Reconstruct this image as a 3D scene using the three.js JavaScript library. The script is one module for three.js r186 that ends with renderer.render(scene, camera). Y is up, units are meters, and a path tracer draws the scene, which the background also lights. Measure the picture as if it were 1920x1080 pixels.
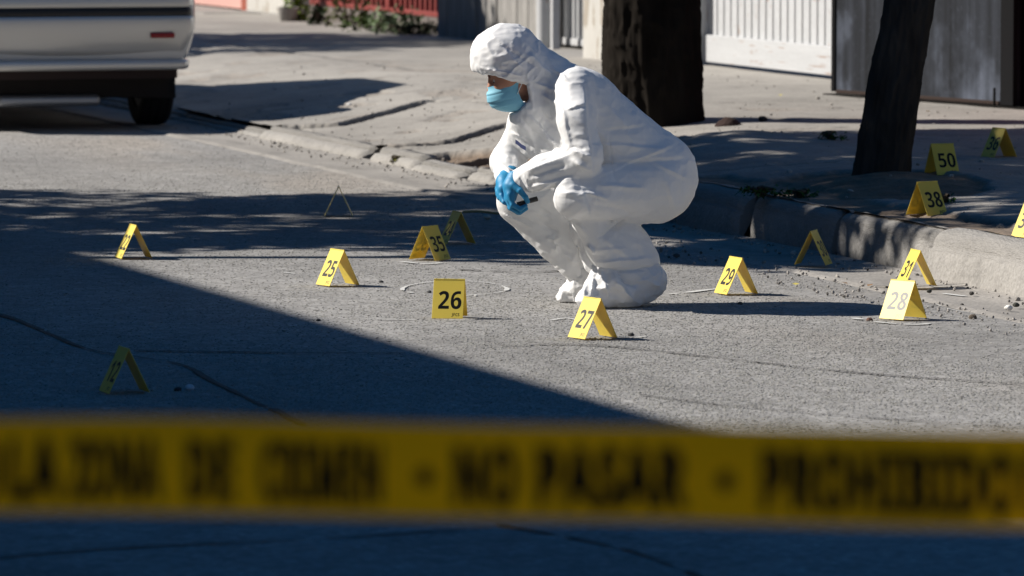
import * as THREE from 'three';
import { mergeGeometries } from 'three/addons/utils/BufferGeometryUtils.js';
import { RoundedBoxGeometry } from 'three/addons/geometries/RoundedBoxGeometry.js';

// ---------------------------------------------------------------- camera, sky, sun, exposure
const EYE = 1.667, FOCAL = 10000;                       // eye height (m); focal length in units of 1/1080 of the picture height
const PITCH = Math.atan((540 + 250) / FOCAL);
const scene = new THREE.Scene();
const camera = new THREE.PerspectiveCamera(2 * Math.atan(540 / FOCAL) * 180 / Math.PI, 1920 / 1080, 0.5, 2000);
camera.position.set(0, EYE, 0); camera.rotation.x = -PITCH;
camera.focus = 20.3; camera.userData.fStop = 6.6;
const renderer = new THREE.WebGLRenderer();
renderer.toneMapping = THREE.LinearToneMapping; renderer.toneMappingExposure = 1.5;
renderer.shadowMap.enabled = true;
const SUN = new THREE.Vector3(-0.797, 0.588, -0.156).normalize();
const sun = new THREE.DirectionalLight(new THREE.Color(1, 0.94, 0.86), 4.9);
sun.position.copy(SUN).multiplyScalar(60).add(new THREE.Vector3(0, 0, -25)); sun.target.position.set(0, 0, -25);
sun.castShadow = true; sun.shadow.mapSize.set(4096, 4096); sun.shadow.radius = 1.0;
Object.assign(sun.shadow.camera, { left: -30, right: 30, top: 30, bottom: -30, near: 1, far: 150 });
scene.add(sun, sun.target);
{ // clear deep blue sky, paler towards the horizon
  const w = 256, h = 128, d = new Float32Array(w * h * 4);
  for (let j = 0; j < h; j++) {
    const el = Math.max(0, Math.sin(((j + .5) / h - .5) * Math.PI)), k = Math.pow(1 - el, 4.0);
    for (let i = 0; i < w; i++) { const o = (j * w + i) * 4;
      d[o] = .002 + .115 * k; d[o + 1] = .042 + .115 * k; d[o + 2] = .125 + .10 * k; d[o + 3] = 1; }
  }
  const t = new THREE.DataTexture(d, w, h, THREE.RGBAFormat, THREE.FloatType);
  t.mapping = THREE.EquirectangularReflectionMapping; t.magFilter = THREE.LinearFilter; t.minFilter = THREE.LinearFilter; t.needsUpdate = true;
  scene.background = t; scene.environment = t;
}

// ---------------------------------------------------------------- helpers
let seed = 20240611;
const rnd = () => { seed = (seed + 0x6D2B79F5) | 0; let t = Math.imul(seed ^ (seed >>> 15), 1 | seed); t = (t + Math.imul(t ^ (t >>> 7), 61 | t)) ^ t; return ((t ^ (t >>> 14)) >>> 0) / 4294967296; };
const rr = (a, b) => a + (b - a) * rnd();
const clamp = (x, a = 0, b = 1) => Math.min(b, Math.max(a, x));
const mix = (a, b, t) => a + (b - a) * t;
const sst = (a, b, x) => { const t = clamp((x - a) / (b - a)); return t * t * (3 - 2 * t); };
const V = (x, y, z) => new THREE.Vector3(x, y, z);
const HT = new Float32Array(65536); for (let i = 0; i < 65536; i++) HT[i] = rnd();
const hsh = (x, y, z) => HT[((x * 73856093) ^ (y * 19349663) ^ (z * 83492791)) & 65535];
function vn(x, y, z = 0) { // value noise 0..1
  const xi = Math.floor(x), yi = Math.floor(y), zi = Math.floor(z); let a = x - xi, b = y - yi, c = z - zi;
  a = a * a * (3 - 2 * a); b = b * b * (3 - 2 * b); c = c * c * (3 - 2 * c);
  const f = (k) => mix(mix(hsh(xi, yi, zi + k), hsh(xi + 1, yi, zi + k), a), mix(hsh(xi, yi + 1, zi + k), hsh(xi + 1, yi + 1, zi + k), a), b);
  return c === 0 ? f(0) : mix(f(0), f(1), c);
}
const fbm = (x, y, z = 0, o = 4) => { let s = 0, a = .5, n = 0; for (let i = 0; i < o; i++) { s += a * vn(x, y, z); n += a; a *= .5; x = x * 2.03 + 17.1; y = y * 2.03 + 5.3; z = z * 2.03; } return s / n; };
const ridge = (x, y, z) => 1 - Math.abs(2 * vn(x, y, z) - 1);
// periodic 2-D noise for tiling textures (period n cells)
function pn(x, y, n, z = 0) { const xi = Math.floor(x), yi = Math.floor(y); let a = x - xi, b = y - yi; a = a * a * (3 - 2 * a); b = b * b * (3 - 2 * b);
  const m = (i) => ((i % n) + n) % n; return mix(mix(hsh(m(xi), m(yi), z), hsh(m(xi + 1), m(yi), z), a), mix(hsh(m(xi), m(yi + 1), z), hsh(m(xi + 1), m(yi + 1), z), a), b); }
const pf = (u, v, n, o, z = 0) => { let s = 0, a = .5, q = 0; for (let i = 0; i < o; i++) { s += a * pn(u * n, v * n, n, z + i * 7); q += a; a *= .55; n *= 2; } return s / q; };
const s2 = (l) => 255 * (l <= .0031308 ? 12.92 * l : 1.055 * Math.pow(l, 1 / 2.4) - .055);
function dataTex(n, fn, data = false, rx = 1, ry = 1) { // fn(u,v) -> [r,g,b] linear or a grey
  const d = new Uint8Array(n * n * 4);
  for (let j = 0; j < n; j++) for (let i = 0; i < n; i++) { const c = fn((i + .5) / n, (j + .5) / n), o = (j * n + i) * 4;
    for (let k = 0; k < 3; k++) { const q = clamp(Array.isArray(c) ? c[k] : c); d[o + k] = data ? q * 255 : s2(q); } d[o + 3] = 255; }
  const t = new THREE.DataTexture(d, n, n); t.wrapS = t.wrapT = THREE.RepeatWrapping; t.magFilter = THREE.LinearFilter; t.minFilter = THREE.LinearMipmapLinearFilter; t.generateMipmaps = true;
  if (!data) t.colorSpace = THREE.SRGBColorSpace; t.repeat.set(rx, ry); t.needsUpdate = true; return t;
}
const mat = (r, g, b, rough = .8, extra = {}) => new THREE.MeshStandardMaterial({ color: new THREE.Color().setRGB(r, g, b), roughness: rough, side: THREE.DoubleSide, ...extra });
const used = {};
function numbered(n) { used[n] = (used[n] || 0) + 1; return used[n] === 1 ? n : `${n}_${String(used[n] - 1).padStart(3, '0')}`; }
function tag(o, label, category, group, kind) { if (label) o.userData.label = label; if (category) o.userData.category = category; if (group) o.userData.group = group; if (kind) o.userData.kind = kind; return o; }
function thing(name, label, category, pos, turn = 0, group) { const o = new THREE.Group(); o.name = numbered(name); o.position.copy(pos); o.rotation.y = turn; scene.add(o); return tag(o, label, category, group); }
function part(name, geo, m, parent, label) { const o = new THREE.Mesh(geo, m); o.castShadow = o.receiveShadow = true;
  if (parent) { const n = parent.children.filter((c) => c.name === name || c.name.startsWith(name + '_0')).length; o.name = n ? `${name}_${String(n).padStart(3, '0')}` : name; parent.add(o); } else { o.name = numbered(name); scene.add(o); }
  if (label) o.userData.label = label; return o; }
const struct = (name, geo, m) => { const o = part(name, geo, m, null); o.userData.kind = 'structure'; return o; };
const box = (x0, x1, y0, y1, z0, z1) => { const g = new THREE.BoxGeometry(x1 - x0, y1 - y0, z1 - z0); g.translate((x0 + x1) / 2, (y0 + y1) / 2, (z0 + z1) / 2); return g; };
const rbox = (x0, x1, y0, y1, z0, z1, r) => { const g = new RoundedBoxGeometry(x1 - x0, y1 - y0, z1 - z0, 2, r); g.translate((x0 + x1) / 2, (y0 + y1) / 2, (z0 + z1) / 2); return g; };
function gridGeo(nu, nv, fn, uvfn, colfn) { // fn(i,j) -> Vector3 ; (nu+1) x (nv+1) points
  const p = [], uv = [], c = [], ix = [];
  for (let j = 0; j <= nv; j++) for (let i = 0; i <= nu; i++) { const q = fn(i, j); p.push(q.x, q.y, q.z); const w = uvfn ? uvfn(i, j, q) : [i / nu, j / nv]; uv.push(w[0], w[1]); if (colfn) c.push(...colfn(i, j, q)); }
  for (let j = 0; j < nv; j++) for (let i = 0; i < nu; i++) { const a = j * (nu + 1) + i, b = a + 1, d = a + nu + 1, e = d + 1; ix.push(a, b, e, a, e, d); }
  const g = new THREE.BufferGeometry(); g.setAttribute('position', new THREE.Float32BufferAttribute(p, 3)); g.setAttribute('uv', new THREE.Float32BufferAttribute(uv, 2));
  if (colfn) g.setAttribute('color', new THREE.Float32BufferAttribute(c, 3)); g.setIndex(ix); g.computeVertexNormals(); return g;
}
// survey of the street: the ground point (height h) seen in a sight line of the level; a, b in 1/1080 of the sheet height
const cP = Math.cos(PITCH), sP = Math.sin(PITCH);
function survey(a, b, h = 0) { const dx = (a - 960) / FOCAL, dy = -(b - 540) / FOCAL; const y = dy * cP - sP, z = -cP - dy * sP, t = (h - EYE) / y; return V(dx * t, h, z * t); }
// the street's own axes: s along the kerb (away from the camera), t across it towards the houses
const C0 = V(1.98, 0, -20.6), U = V(-.2807, 0, -.9598), W = V(.9598, 0, -.2807), TURN = Math.atan2(.9598, -.2807);
const RF = (s, t, y = 0) => V(C0.x + U.x * s + W.x * t, y, C0.z + U.z * s + W.z * t);
const ST = (p) => [(p.x - C0.x) * U.x + (p.z - C0.z) * U.z, (p.x - C0.x) * W.x + (p.z - C0.z) * W.z];
const sv = (a, b, h = 0) => ST(survey(a, b, h));

// ---------------------------------------------------------------- materials
const T_conc = dataTex(1024, (u, v) => { const a = pf(u, v, 5, 5), b = pf(u, v, 40, 3, 50), c = pf(u, v, 256, 2, 90); let q = .29 + .12 * (a - .5) + .10 * (b - .5) + .12 * (c - .5);
  if (c > .74) q *= .78; if (b > .68) q *= .9; return [q, q * .955, q * .89]; }, false);
const T_concB = dataTex(1024, (u, v) => .5 * pf(u, v, 24, 4, 3) + .5 * pf(u, v, 200, 2, 9), true);
const T_asph = dataTex(2048, (u, v) => { const a = pf(u, v, 4, 4, 11), b = pf(u, v, 60, 2, 20), c = pf(u, v, 340, 2, 33), e = pf(u, v, 170, 2, 70); let q = .262 + .09 * (a - .5) + .09 * (b - .5) + .12 * (c - .5) + .11 * (e - .5);
  if (e > .74) q *= .72; if (c > .75) q *= 1.2; return [q * 1.01, q * .985, q * .95]; }, false);
const T_asphB = dataTex(1024, (u, v) => .6 * pf(u, v, 340, 2, 33) + .4 * pf(u, v, 60, 2, 20), true);
const M = {
  road: new THREE.MeshStandardMaterial({ map: T_asph, bumpMap: T_asphB, bumpScale: .0022, roughness: .95, vertexColors: true }),
  conc: new THREE.MeshStandardMaterial({ map: T_conc, bumpMap: T_concB, bumpScale: .006, roughness: .92, vertexColors: true, side: THREE.DoubleSide }),
  kerb: new THREE.MeshStandardMaterial({ map: T_conc, bumpMap: T_concB, bumpScale: .008, roughness: .92, side: THREE.DoubleSide, color: new THREE.Color(.95, .95, .95) }),
  crack: mat(.07, .066, .062, 1), chalk: mat(.55, .55, .53, .95),
  soil: mat(.16, .115, .08, 1),
};

// ---------------------------------------------------------------- ground, road, gutter
struct('ground', new THREE.PlaneGeometry(900, 900).rotateX(-Math.PI / 2).translate(0, -.06, -200), mat(.22, .2, .17, 1));
{ // road sheet; dust lies along the gutter, darker oil-worn lanes and patches farther out
  const g = gridGeo(620, 80, (i, j) => { const s = -24 + 124 * i / 620, t = -8.2 + 7.78 * j / 80; return RF(s, t, 0); }, (i, j) => [(-24 + 124 * i / 620) / 6, (-8.2 + 7.78 * j / 80) / 6], (i, j) => {
    const s = -24 + 124 * i / 620, t = -8.2 + 7.78 * j / 80, dust = sst(.42, .7, fbm(s * .8, t * 2.2, 5)) * sst(-1.9, -.7, t), oil = sst(.5, .72, fbm(s * .35, t * 1.6, 17)), q = .94 + .34 * (fbm(s * .3, t * 1.1, 3) - .5) - .18 * oil;
    return [q * (1 + .10 * dust), q * (1 + .03 * dust), q * (1 - .05 * dust)]; });
  const n = g.attributes.normal; if (n.getY(0) < 0) g.index.array.reverse(), g.computeVertexNormals();
  struct('road', g, M.road);
}
const road = scene.children[scene.children.length - 1];
function ribbon(pts, w, y, wob = .5, step = .02, skip = 0) { // uneven strip along ground points (Vector3 list), with breaks
  const c = new THREE.CatmullRomCurve3(pts, false, 'centripetal'), L = c.getLength(), n = Math.max(4, Math.round(L / step)), p = [], ix = []; let prev = -1; const q = c.getSpacedPoints(n), ph = rr(0, 99);
  for (let i = 0; i <= n; i++) { const a = q[Math.max(0, i - 1)], b = q[Math.min(n, i + 1)], d = b.clone().sub(a).normalize(), m = V(-d.z, 0, d.x);
    const gap = skip > 0 && vn(i * step * 11 + ph, 77.7) < skip; const ww = gap ? .0012 : w * (1 - wob + 2 * wob * vn(i * step * 5 + ph, 3.1)), off = w * .8 * (vn(i * step * 4 + ph, 8.7) - .5);
    const o = p.length / 3; p.push(q[i].x + m.x * (ww / 2 + off), q[i].y + y, q[i].z + m.z * (ww / 2 + off), q[i].x - m.x * (ww / 2 - off), q[i].y + y, q[i].z - m.z * (ww / 2 - off));
    if (prev >= 0) ix.push(prev, prev + 1, o + 1, prev, o + 1, o); prev = o; }
  const g = new THREE.BufferGeometry(); g.setAttribute('position', new THREE.Float32BufferAttribute(p, 3)); g.setIndex(ix); g.computeVertexNormals(); return g;
}
for (const [pts, w, sk] of [
  [[[-60, 570], [60, 612], [180, 660], [330, 682], [410, 722], [540, 783], [700, 850]], .022, .3], [[[900, 652], [1080, 648], [1300, 668], [1600, 700], [1930, 724]], .013, .12],
  [[[1200, 742], [1400, 766], [1700, 790], [1960, 806]], .011, .05], [[[930, 985], [1080, 1012], [1200, 1040], [1330, 1090]], .016, .3], [[[-30, 1050], [250, 1028], [600, 1012], [960, 988]], .015, .35],
  [[[130, 655], [420, 662], [760, 664]], .02, .35], [[[860, 507], [1000, 512], [1060, 508]], .02, .3]])
  part('crack', ribbon(pts.map(([a, b]) => survey(a, b)), w, .005, .6, .03, sk), M.crack, road);
{ // coarse stones standing proud of the worn asphalt
  const g = new THREE.IcosahedronGeometry(1, 0); const m = new THREE.MeshStandardMaterial({ roughness: .95 });
  const N = 90000, im = new THREE.InstancedMesh(g, m, N), M4 = new THREE.Matrix4(), Q = new THREE.Quaternion(), E = new THREE.Euler(), c = new THREE.Color(); let k = 0;
  while (k < N) {
    const b = 250 + 560 * rnd(), a = -20 + 1960 * rnd(), p = survey(a, b), [s, t] = ST(p); if (t > -.40 + .06 * (vn(s * 3, 5) - .5)) continue;
    if (t > -.55 && rnd() < .5) continue;
    const dens = sst(.25, .6, fbm(s * .7, t * 1.4, 3)); if (rnd() > .35 + .65 * dens) continue;
    const r = rr(.0026, .0052) * (rnd() < .03 ? 1.4 : 1); E.set(rr(-.3, .3), rr(0, 6), rr(-.3, .3)); Q.setFromEuler(E);
    M4.compose(V(p.x, r * .05, p.z), Q, V(r * rr(.8, 1.3), r * rr(.25, .5), r * rr(.8, 1.3))); im.setMatrixAt(k, M4);
    const q = rr(.21, .31); c.setRGB(q * rr(1, 1.06), q, q * rr(.88, .97)); im.setColorAt(k, c); k++;
  }
  im.name = 'road_aggregate'; im.userData.kind = 'stuff'; im.castShadow = im.receiveShadow = true; road.add(im);
}
{ // concrete gutter channel with joints
  const edge = (s) => -.44 + .05 * (fbm(s * 1.3, 2.2, 0, 3) - .5);
  const g = gridGeo(700, 16, (i, j) => { const s = -12 + 60 * i / 700, t = mix(edge(s), .03, j / 16), dip = -.012 * Math.sin(Math.PI * j / 16); return RF(s, t, .012 + dip + .006 * (fbm(s * 2, t * 4, 9) - .5) - (j === 0 ? .012 : 0)); },
    (i, j) => [(-12 + 60 * i / 700) / 3, (-.44 + .47 * j / 16) / 3], (i, j) => { const s = -12 + 60 * i / 700, q = 1.0 + .22 * (fbm(s * 1.1, j * .12, 4) - .5) - .25 * sst(.62, .75, fbm(s * 3, j * .3, 12)); return [q, q * .985, q * .97]; });
  struct('gutter', g, M.conc);
}
const gutter = scene.children[scene.children.length - 1];
for (const s of [-1.6, .55, 2.3, 4.4, 6.9, 9.3, 11.9, 14.4]) part('joint', ribbon([RF(s, -.42, .01), RF(s + .02, -.2, .003), RF(s, .01, .012)], .016, .006, .5, .02, .1), M.crack, gutter);

// ---------------------------------------------------------------- pavement: one uneven concrete surface with broken, sunken, earthy places
const kerbH = (s) => mix(.20, .075, sst(5.4, 7.4, s));
const segD = (s, t, a, b) => { const dx = b[0] - a[0], dy = b[1] - a[1], h = clamp(((s - a[0]) * dx + (t - a[1]) * dy) / (dx * dx + dy * dy)); return Math.hypot(s - a[0] - dx * h, t - a[1] - dy * h); };
const CR = [ // [polyline, width, depth]
  [[sv(480, 236, .09), sv(640, 222, .14), sv(720, 200, .19), sv(790, 184, .22)], .05, .035], [[sv(700, 283, .08), sv(712, 272, .1), sv(760, 262, .13), sv(850, 246, .17), sv(940, 222, .21)], .05, .03],
  [[sv(690, 290, .06), sv(705, 275, .1), sv(735, 268, .12)], .06, .05], [[sv(775, 300, .08), sv(850, 284, .13), sv(900, 268, .16), sv(975, 250, .19), sv(1060, 235, .22)], .07, .06],
  [[sv(770, 180, .22), sv(900, 188, .22), sv(1000, 196, .24)], .03, .012], [[sv(560, 225, .12), sv(600, 255, .1)], .03, .02],
  [[sv(1300, 190, .25), sv(1480, 196, .25), sv(1620, 205, .25)], .03, .015], [[sv(830, 150, .25), sv(960, 160, .25), sv(1100, 150, .25)], .03, .012],
  [[sv(1440, 390, .2), sv(1560, 385, .2), sv(1700, 400, .2), sv(1900, 420, .2)], .05, .02], [[[2.2, 0], [2.3, 1.5], [2.2, 3.2]], .03, .015], [[[5.0, .1], [5.1, 1.2], [4.8, 3.4]], .03, .015], [[[11.2, 1.4], [11.4, 4.3]], .03, .012], [[[14.2, .3], [14.1, 4.3]], .03, .012], [[[18, .3], [18, 4.3]], .03, .012], [[[22, .3], [22, 4.3]], .03, .012], [[[-3, 2.1], [8, 2.2], [24, 2.15]], .025, .01]];
const pitA = sv(900, 290, .12), pitB = sv(1000, 280, .16);
function pave(s, t) { // -> [height, earth 0..1, dark crack 0..1]
  const kh = kerbH(s), inner = mix(.235, .25, sst(0, 3, s)); let h = mix(kh, inner, sst(0, mix(1.2, 2.0, sst(5, 8, s)), t)), e = 0, ck = 0;
  h += .010 * (fbm(s * .9, t * 1.3, 2) - .5) + .006 * (fbm(s * 6, t * 6, 6, 3) - .5);
  h += .10 * Math.exp(-(((s - 7.1) / .75) ** 2) - ((t - 1.0) / .55) ** 2) * (1 + .5 * (fbm(s * 3, t * 3, 8) - .5)) + .05 * Math.exp(-(((s - 3.6) / .5) ** 2) - ((t - .75) / .45) ** 2);
  const wob = .10 * (fbm(s * 4, t * 4, 21) - .5) + .07 * (fbm(s * 13, t * 13, 23, 2) - .5);
  const pit = Math.max(1 - Math.hypot((s - pitA[0]) / .95, (t - pitA[1] - .05) / .42), 1 - Math.hypot((s - pitB[0]) / .9, (t - pitB[1]) / .4)) + wob * 2.2;
  if (pit > 0) { const q = sst(0, .09, pit); e = Math.max(e, q); h -= .05 * q; h += q * .035 * (fbm(s * 9, t * 9, 31) - .5); }
  const bed = 1 - Math.hypot((s - 3.5) / 1.0, (t - .7) / .42) + wob * 2; if (bed > 0) { const q = sst(0, .1, bed); e = Math.max(e, q); h -= .02 * q; h += q * .03 * (fbm(s * 9, t * 9, 31) - .5); }
  if (s < 4.8) { const strip = sst(.16, .12, Math.abs(t - .26 + wob * .8)); e = Math.max(e, strip * .85); h -= .015 * strip; h += strip * .03 * (fbm(s * 8, t * 8, 44) - .5); }
  for (const [pl, w, dp] of CR) { let dm = 9; for (let k = 0; k + 1 < pl.length; k++) dm = Math.min(dm, segD(s + wob * .8, t + wob * .6, pl[k], pl[k + 1])); const ww = w * (.4 + .9 * fbm(s * 5, t * 5, 3)); if (dp >= .03 && dm < .5) { let best = 9, sg = 0; for (let k = 0; k + 1 < pl.length; k++) { const q2 = segD(s, t, pl[k], pl[k + 1]); if (q2 < best) { best = q2; sg = (pl[k + 1][0] - pl[k][0]) * (t - pl[k][1]) - (pl[k + 1][1] - pl[k][1]) * (s - pl[k][0]); } } if (sg < 0) h += .028 * Math.exp(-dm / .2); }
    if (dm < ww) { const q = sst(ww, ww * .35, dm); h -= dp * q; ck = Math.max(ck, q); } }
  // crumbled scabs where the top skin has come off
  const scab = .9 * sst(.57, .66, fbm(s * 2.6, t * 3.4, 55)) * (s > 7 ? 1 : .4) * sst(3.2, 2.2, t); h -= .010 * scab; h += scab * .022 * (fbm(s * 22, t * 22, 60, 2) - .5); e = Math.max(e, .28 * scab);
  return [h, e, ck];
}
const paveH = (s, t) => pave(s, t)[0];
{
  const S = [], T = []; for (let s = -4; s < 2; s += .06) S.push(s); for (let s = 2; s < 16; s += .026) S.push(s); for (let s = 16; s < 48; s += .12) S.push(s);
  for (let t = .10; t < 1.8; t += .018) T.push(t); for (let t = 1.8; t < 5.4; t += .06) T.push(t);
  const pc = new Map(), get = (i, j) => { const k = i * 1000 + j; if (!pc.has(k)) pc.set(k, pave(S[i], T[j])); return pc.get(k); };
  const g = gridGeo(S.length - 1, T.length - 1, (i, j) => RF(S[i], T[j], get(i, j)[0]), (i, j) => [S[i] / 3, T[j] / 3], (i, j) => {
    const [, e, ck] = get(i, j), s = S[i], t = T[j]; let q = 1.0 + .3 * (fbm(s * .8, t * 1.1, 14) - .5) + .16 * (fbm(s * 7, t * 7, 15, 2) - .5);
    let c = [q * 1.0, q * .985, q * .96]; const er = .75 + .5 * fbm(s * 12, t * 12, 19, 2); c = [mix(c[0], .62 * er, e), mix(c[1], .47 * er, e), mix(c[2], .35 * er, e)];
    const dk = 1 - .55 * ck; return c.map((x) => x * dk); });
  struct('pavement', g, M.conc);
}
// ---------------------------------------------------------------- kerb: worn concrete kerb stones, low and broken at the driveway end
{
  const kerb = new THREE.Group(); kerb.name = 'kerb'; kerb.userData.kind = 'structure'; scene.add(kerb);
  function stone(s0, s1, h, out, back, lean, r) { // profile from the foot of the face over the rounded edge to the back
    const prof = []; const n = 9; prof.push([out, -.03], [out, h * .25], [out + lean * .5, h * .6]);
    for (let k = 0; k <= n; k++) { const a = Math.PI / 2 * k / n; prof.push([out + lean + r - r * Math.cos(a), h - r + r * Math.sin(a)]); }
    prof.push([back * .6, h + .004], [back, h - .004], [back, -.05]);
    const nu = Math.max(10, Math.round((s1 - s0) / .03)), nv = prof.length - 1, sd = rr(0, 50), cs = (s0 + s1) / 2;
    const g = gridGeo(nu, nv, (i, j) => { let s = mix(s0, s1, i / nu), [t, y] = prof[j]; const e = Math.min(i, nu - i) * (s1 - s0) / nu, rd = .035; const sh = e < rd ? (1 - Math.sqrt(1 - (1 - e / rd) ** 2)) * .025 : 0;
      const nz = .022 * (fbm(s * 5 + sd, y * 8, t * 8, 3) - .5) + .01 * (fbm(s * 24 + sd, y * 24, t * 24, 2) - .5); t += (t < .1 ? nz + sh * .8 : 0); if (y > .02) y += nz * .5 - sh * .7; return RF(s, t, Math.max(-.05, y)); }, (i, j) => [mix(s0, s1, i / nu) / 3, j * .03]);
    const cap = []; for (const i of [0, nu]) { const P = g.attributes.position, idx = []; for (let j = 0; j <= nv; j++) idx.push(j * (nu + 1) + i); const m = RF(i ? s1 : s0, (out + back) / 2, h * .4); const p = []; for (let j = 0; j < nv; j++) { p.push(m.x, m.y, m.z); for (const q of [idx[j], idx[j + 1]]) p.push(P.getX(q), P.getY(q), P.getZ(q)); } const c = new THREE.BufferGeometry(); c.setAttribute('position', new THREE.Float32BufferAttribute(p, 3)); c.setAttribute('uv', new THREE.Float32BufferAttribute(new Array(p.length / 3 * 2).fill(.3), 2)); c.computeVertexNormals(); cap.push(c); }
    part('kerb_stone', mergeGeometries([g.toNonIndexed(), ...cap]), M.kerb, kerb);
  }
  stone(-3.4, -1.02, .20, -.02, .17, .02, .06); stone(-1.0, 1.02, .205, -.02, .18, .03, .07); stone(1.12, 2.28, .19, .045, .17, .015, .05); stone(2.34, 3.4, .195, .03, .17, .02, .06); stone(3.5, 4.35, .205, .0, .18, .03, .08); stone(4.42, 5.4, .18, .01, .17, .03, .06);
  stone(5.5, 6.6, .14, .0, .16, .02, .05); stone(6.68, 8.02, .075, .03, .16, .05, .025); stone(8.1, 9.0, .06, -.01, .16, .06, .02); stone(9.06, 9.96, .085, .005, .16, .06, .03); stone(10.16, 12.62, .08, .0, .16, .07, .025); stone(12.66, 14.96, .045, .01, .16, .06, .02);
  stone(15, 17.4, .06, .0, .16, .05, .02); stone(17.5, 22, .08, .0, .16, .05, .03); stone(22.1, 30, .08, .0, .16, .05, .03); stone(30.1, 47, .08, .0, .16, .05, .03);
}

// ---------------------------------------------------------------- evidence markers
function markerTex(num, bottom = 'JFCS') {
  const c = document.createElement('canvas'); c.width = 256; c.height = 340; const x = c.getContext('2d');
  x.fillStyle = 'rgb(247,225,100)'; x.fillRect(0, 0, 256, 340); x.fillStyle = '#0b0a08'; x.textAlign = 'center'; x.textBaseline = 'alphabetic';
  x.save(); x.translate(142, 256); x.scale(.86, 1); x.font = 'bold 212px sans-serif'; x.fillText(num, 0, 0); x.restore();
  x.save(); x.translate(196, 318); x.font = 'bold 36px sans-serif'; x.scale(.86, 1); x.fillText(bottom, 0, 0); x.restore();
  const t = new THREE.CanvasTexture(c); t.colorSpace = THREE.SRGBColorSpace; return t;
}
const MW = .116, ML = .155, MTH = .0022, TILT = 25.7 * Math.PI / 180;
function panelGeo() { // outer face carries the print, the other faces the plain yellow
  const g = new RoundedBoxGeometry(MW, ML, MTH, 2, .0008); const p = g.attributes.position, n = g.attributes.normal, uv = g.attributes.uv;
  for (let i = 0; i < p.count; i++) { if (n.getZ(i) > .6) uv.setXY(i, clamp(p.getX(i) / MW + .5, .01, .99), clamp(p.getY(i) / ML + .5, .01, .99)); else uv.setXY(i, .03, .97); }
  g.translate(0, -ML / 2, 0); return g;
}
const PANEL = panelGeo(), HINGE = new THREE.CylinderGeometry(.0026, .0026, MW, 8).rotateZ(Math.PI / 2);
let proto = null;
function marker(num, pos, turn, label) {
  const m = new THREE.MeshPhysicalMaterial({ map: markerTex(num), roughness: .42, transmission: .30, thickness: 0, side: THREE.DoubleSide, specularIntensity: .62 });
  let o; const H = ML * Math.cos(TILT) + .001;
  if (!proto) { o = thing('evidence_marker', label, 'evidence marker', pos, turn, 'numbered yellow evidence markers'); proto = o;
    for (const k of [0, 1]) { const q = part('panel', PANEL, m, o); q.position.y = H; q.rotation.order = 'YXZ'; q.rotation.y = k * Math.PI; q.rotation.x = -TILT; }
    const h = part('hinge', HINGE, m, o); h.position.y = H;
  } else { o = proto.clone(); o.name = numbered('evidence_marker'); scene.add(o); o.position.copy(pos); o.rotation.y = turn; o.userData = { label, category: 'evidence marker', group: 'numbered yellow evidence markers' }; o.children.forEach((q) => { q.material = m; }); }
  return o;
}
const D = Math.PI / 180, onPave = (a, b, h0 = .2) => { let p = survey(a, b, h0); for (let k = 0; k < 5; k++) { const [s, t] = ST(p); p = survey(a, b, paveH(s, t)); } return p; };
const up = (p, y) => { p.y += y; return p; };
marker('26', up(survey(843, 597), .004), -7 * D, 'yellow tent marker 26 facing the camera in the sunlit road');
marker('25', up(survey(633, 536), .004), -60 * D, 'pale sunlit tent marker 25 left of the chalk circle');
marker('27', up(survey(1111, 635), .004), -59 * D, 'pale yellow tent marker 27 in front of the white shoe covers');
marker('28', up(survey(1693, 599), .004), -44 * D, 'washed out sunlit tent marker 28 at the gutter edge on the right');
marker('12', up(survey(233, 737), .004), -70 * D, 'shaded tent marker 12 nearest the yellow tape at lower left');
marker('22', up(survey(250, 485), .004), -71 * D, 'yellow tent marker seen nearly end on at the tip of the large shadow');
marker('35', up(survey(806, 488), .004), 56 * D, 'deep yellow tent marker 35 glowing with the sun behind it');
marker('24', up(survey(857, 458), .004), -71 * D, 'greenish shaded tent marker just behind marker 35');
marker('21', up(survey(635, 406), .004), -88 * D, 'dark thin tent marker seen end on at the far edge of the tree shadow');
marker('29', up(survey(1380, 552), .004), -67 * D, 'bright yellow tent marker on the road right of the crouching person');
marker('31', up(survey(1717, 541), .012), -75 * D, 'narrow yellow tent marker standing directly behind marker 28');
marker('30', up(survey(1525, 501), .012), 73 * D, 'amber tent marker in the gutter shade before the kerb');
marker('38', onPave(1738, 403), 38 * D, 'shaded tent marker 38 on the kerb top right of the leaning tree');
marker('50', onPave(1766, 327), 22 * D, 'shaded tent marker 50 behind marker 38 on the pavement');
marker('36', onPave(1873, 294), -61 * D, 'pale green shaded tent marker farthest back on the right pavement');
marker('37', onPave(1937, 444), -60 * D, 'tent marker cut off by the right edge above the kerb');

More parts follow.
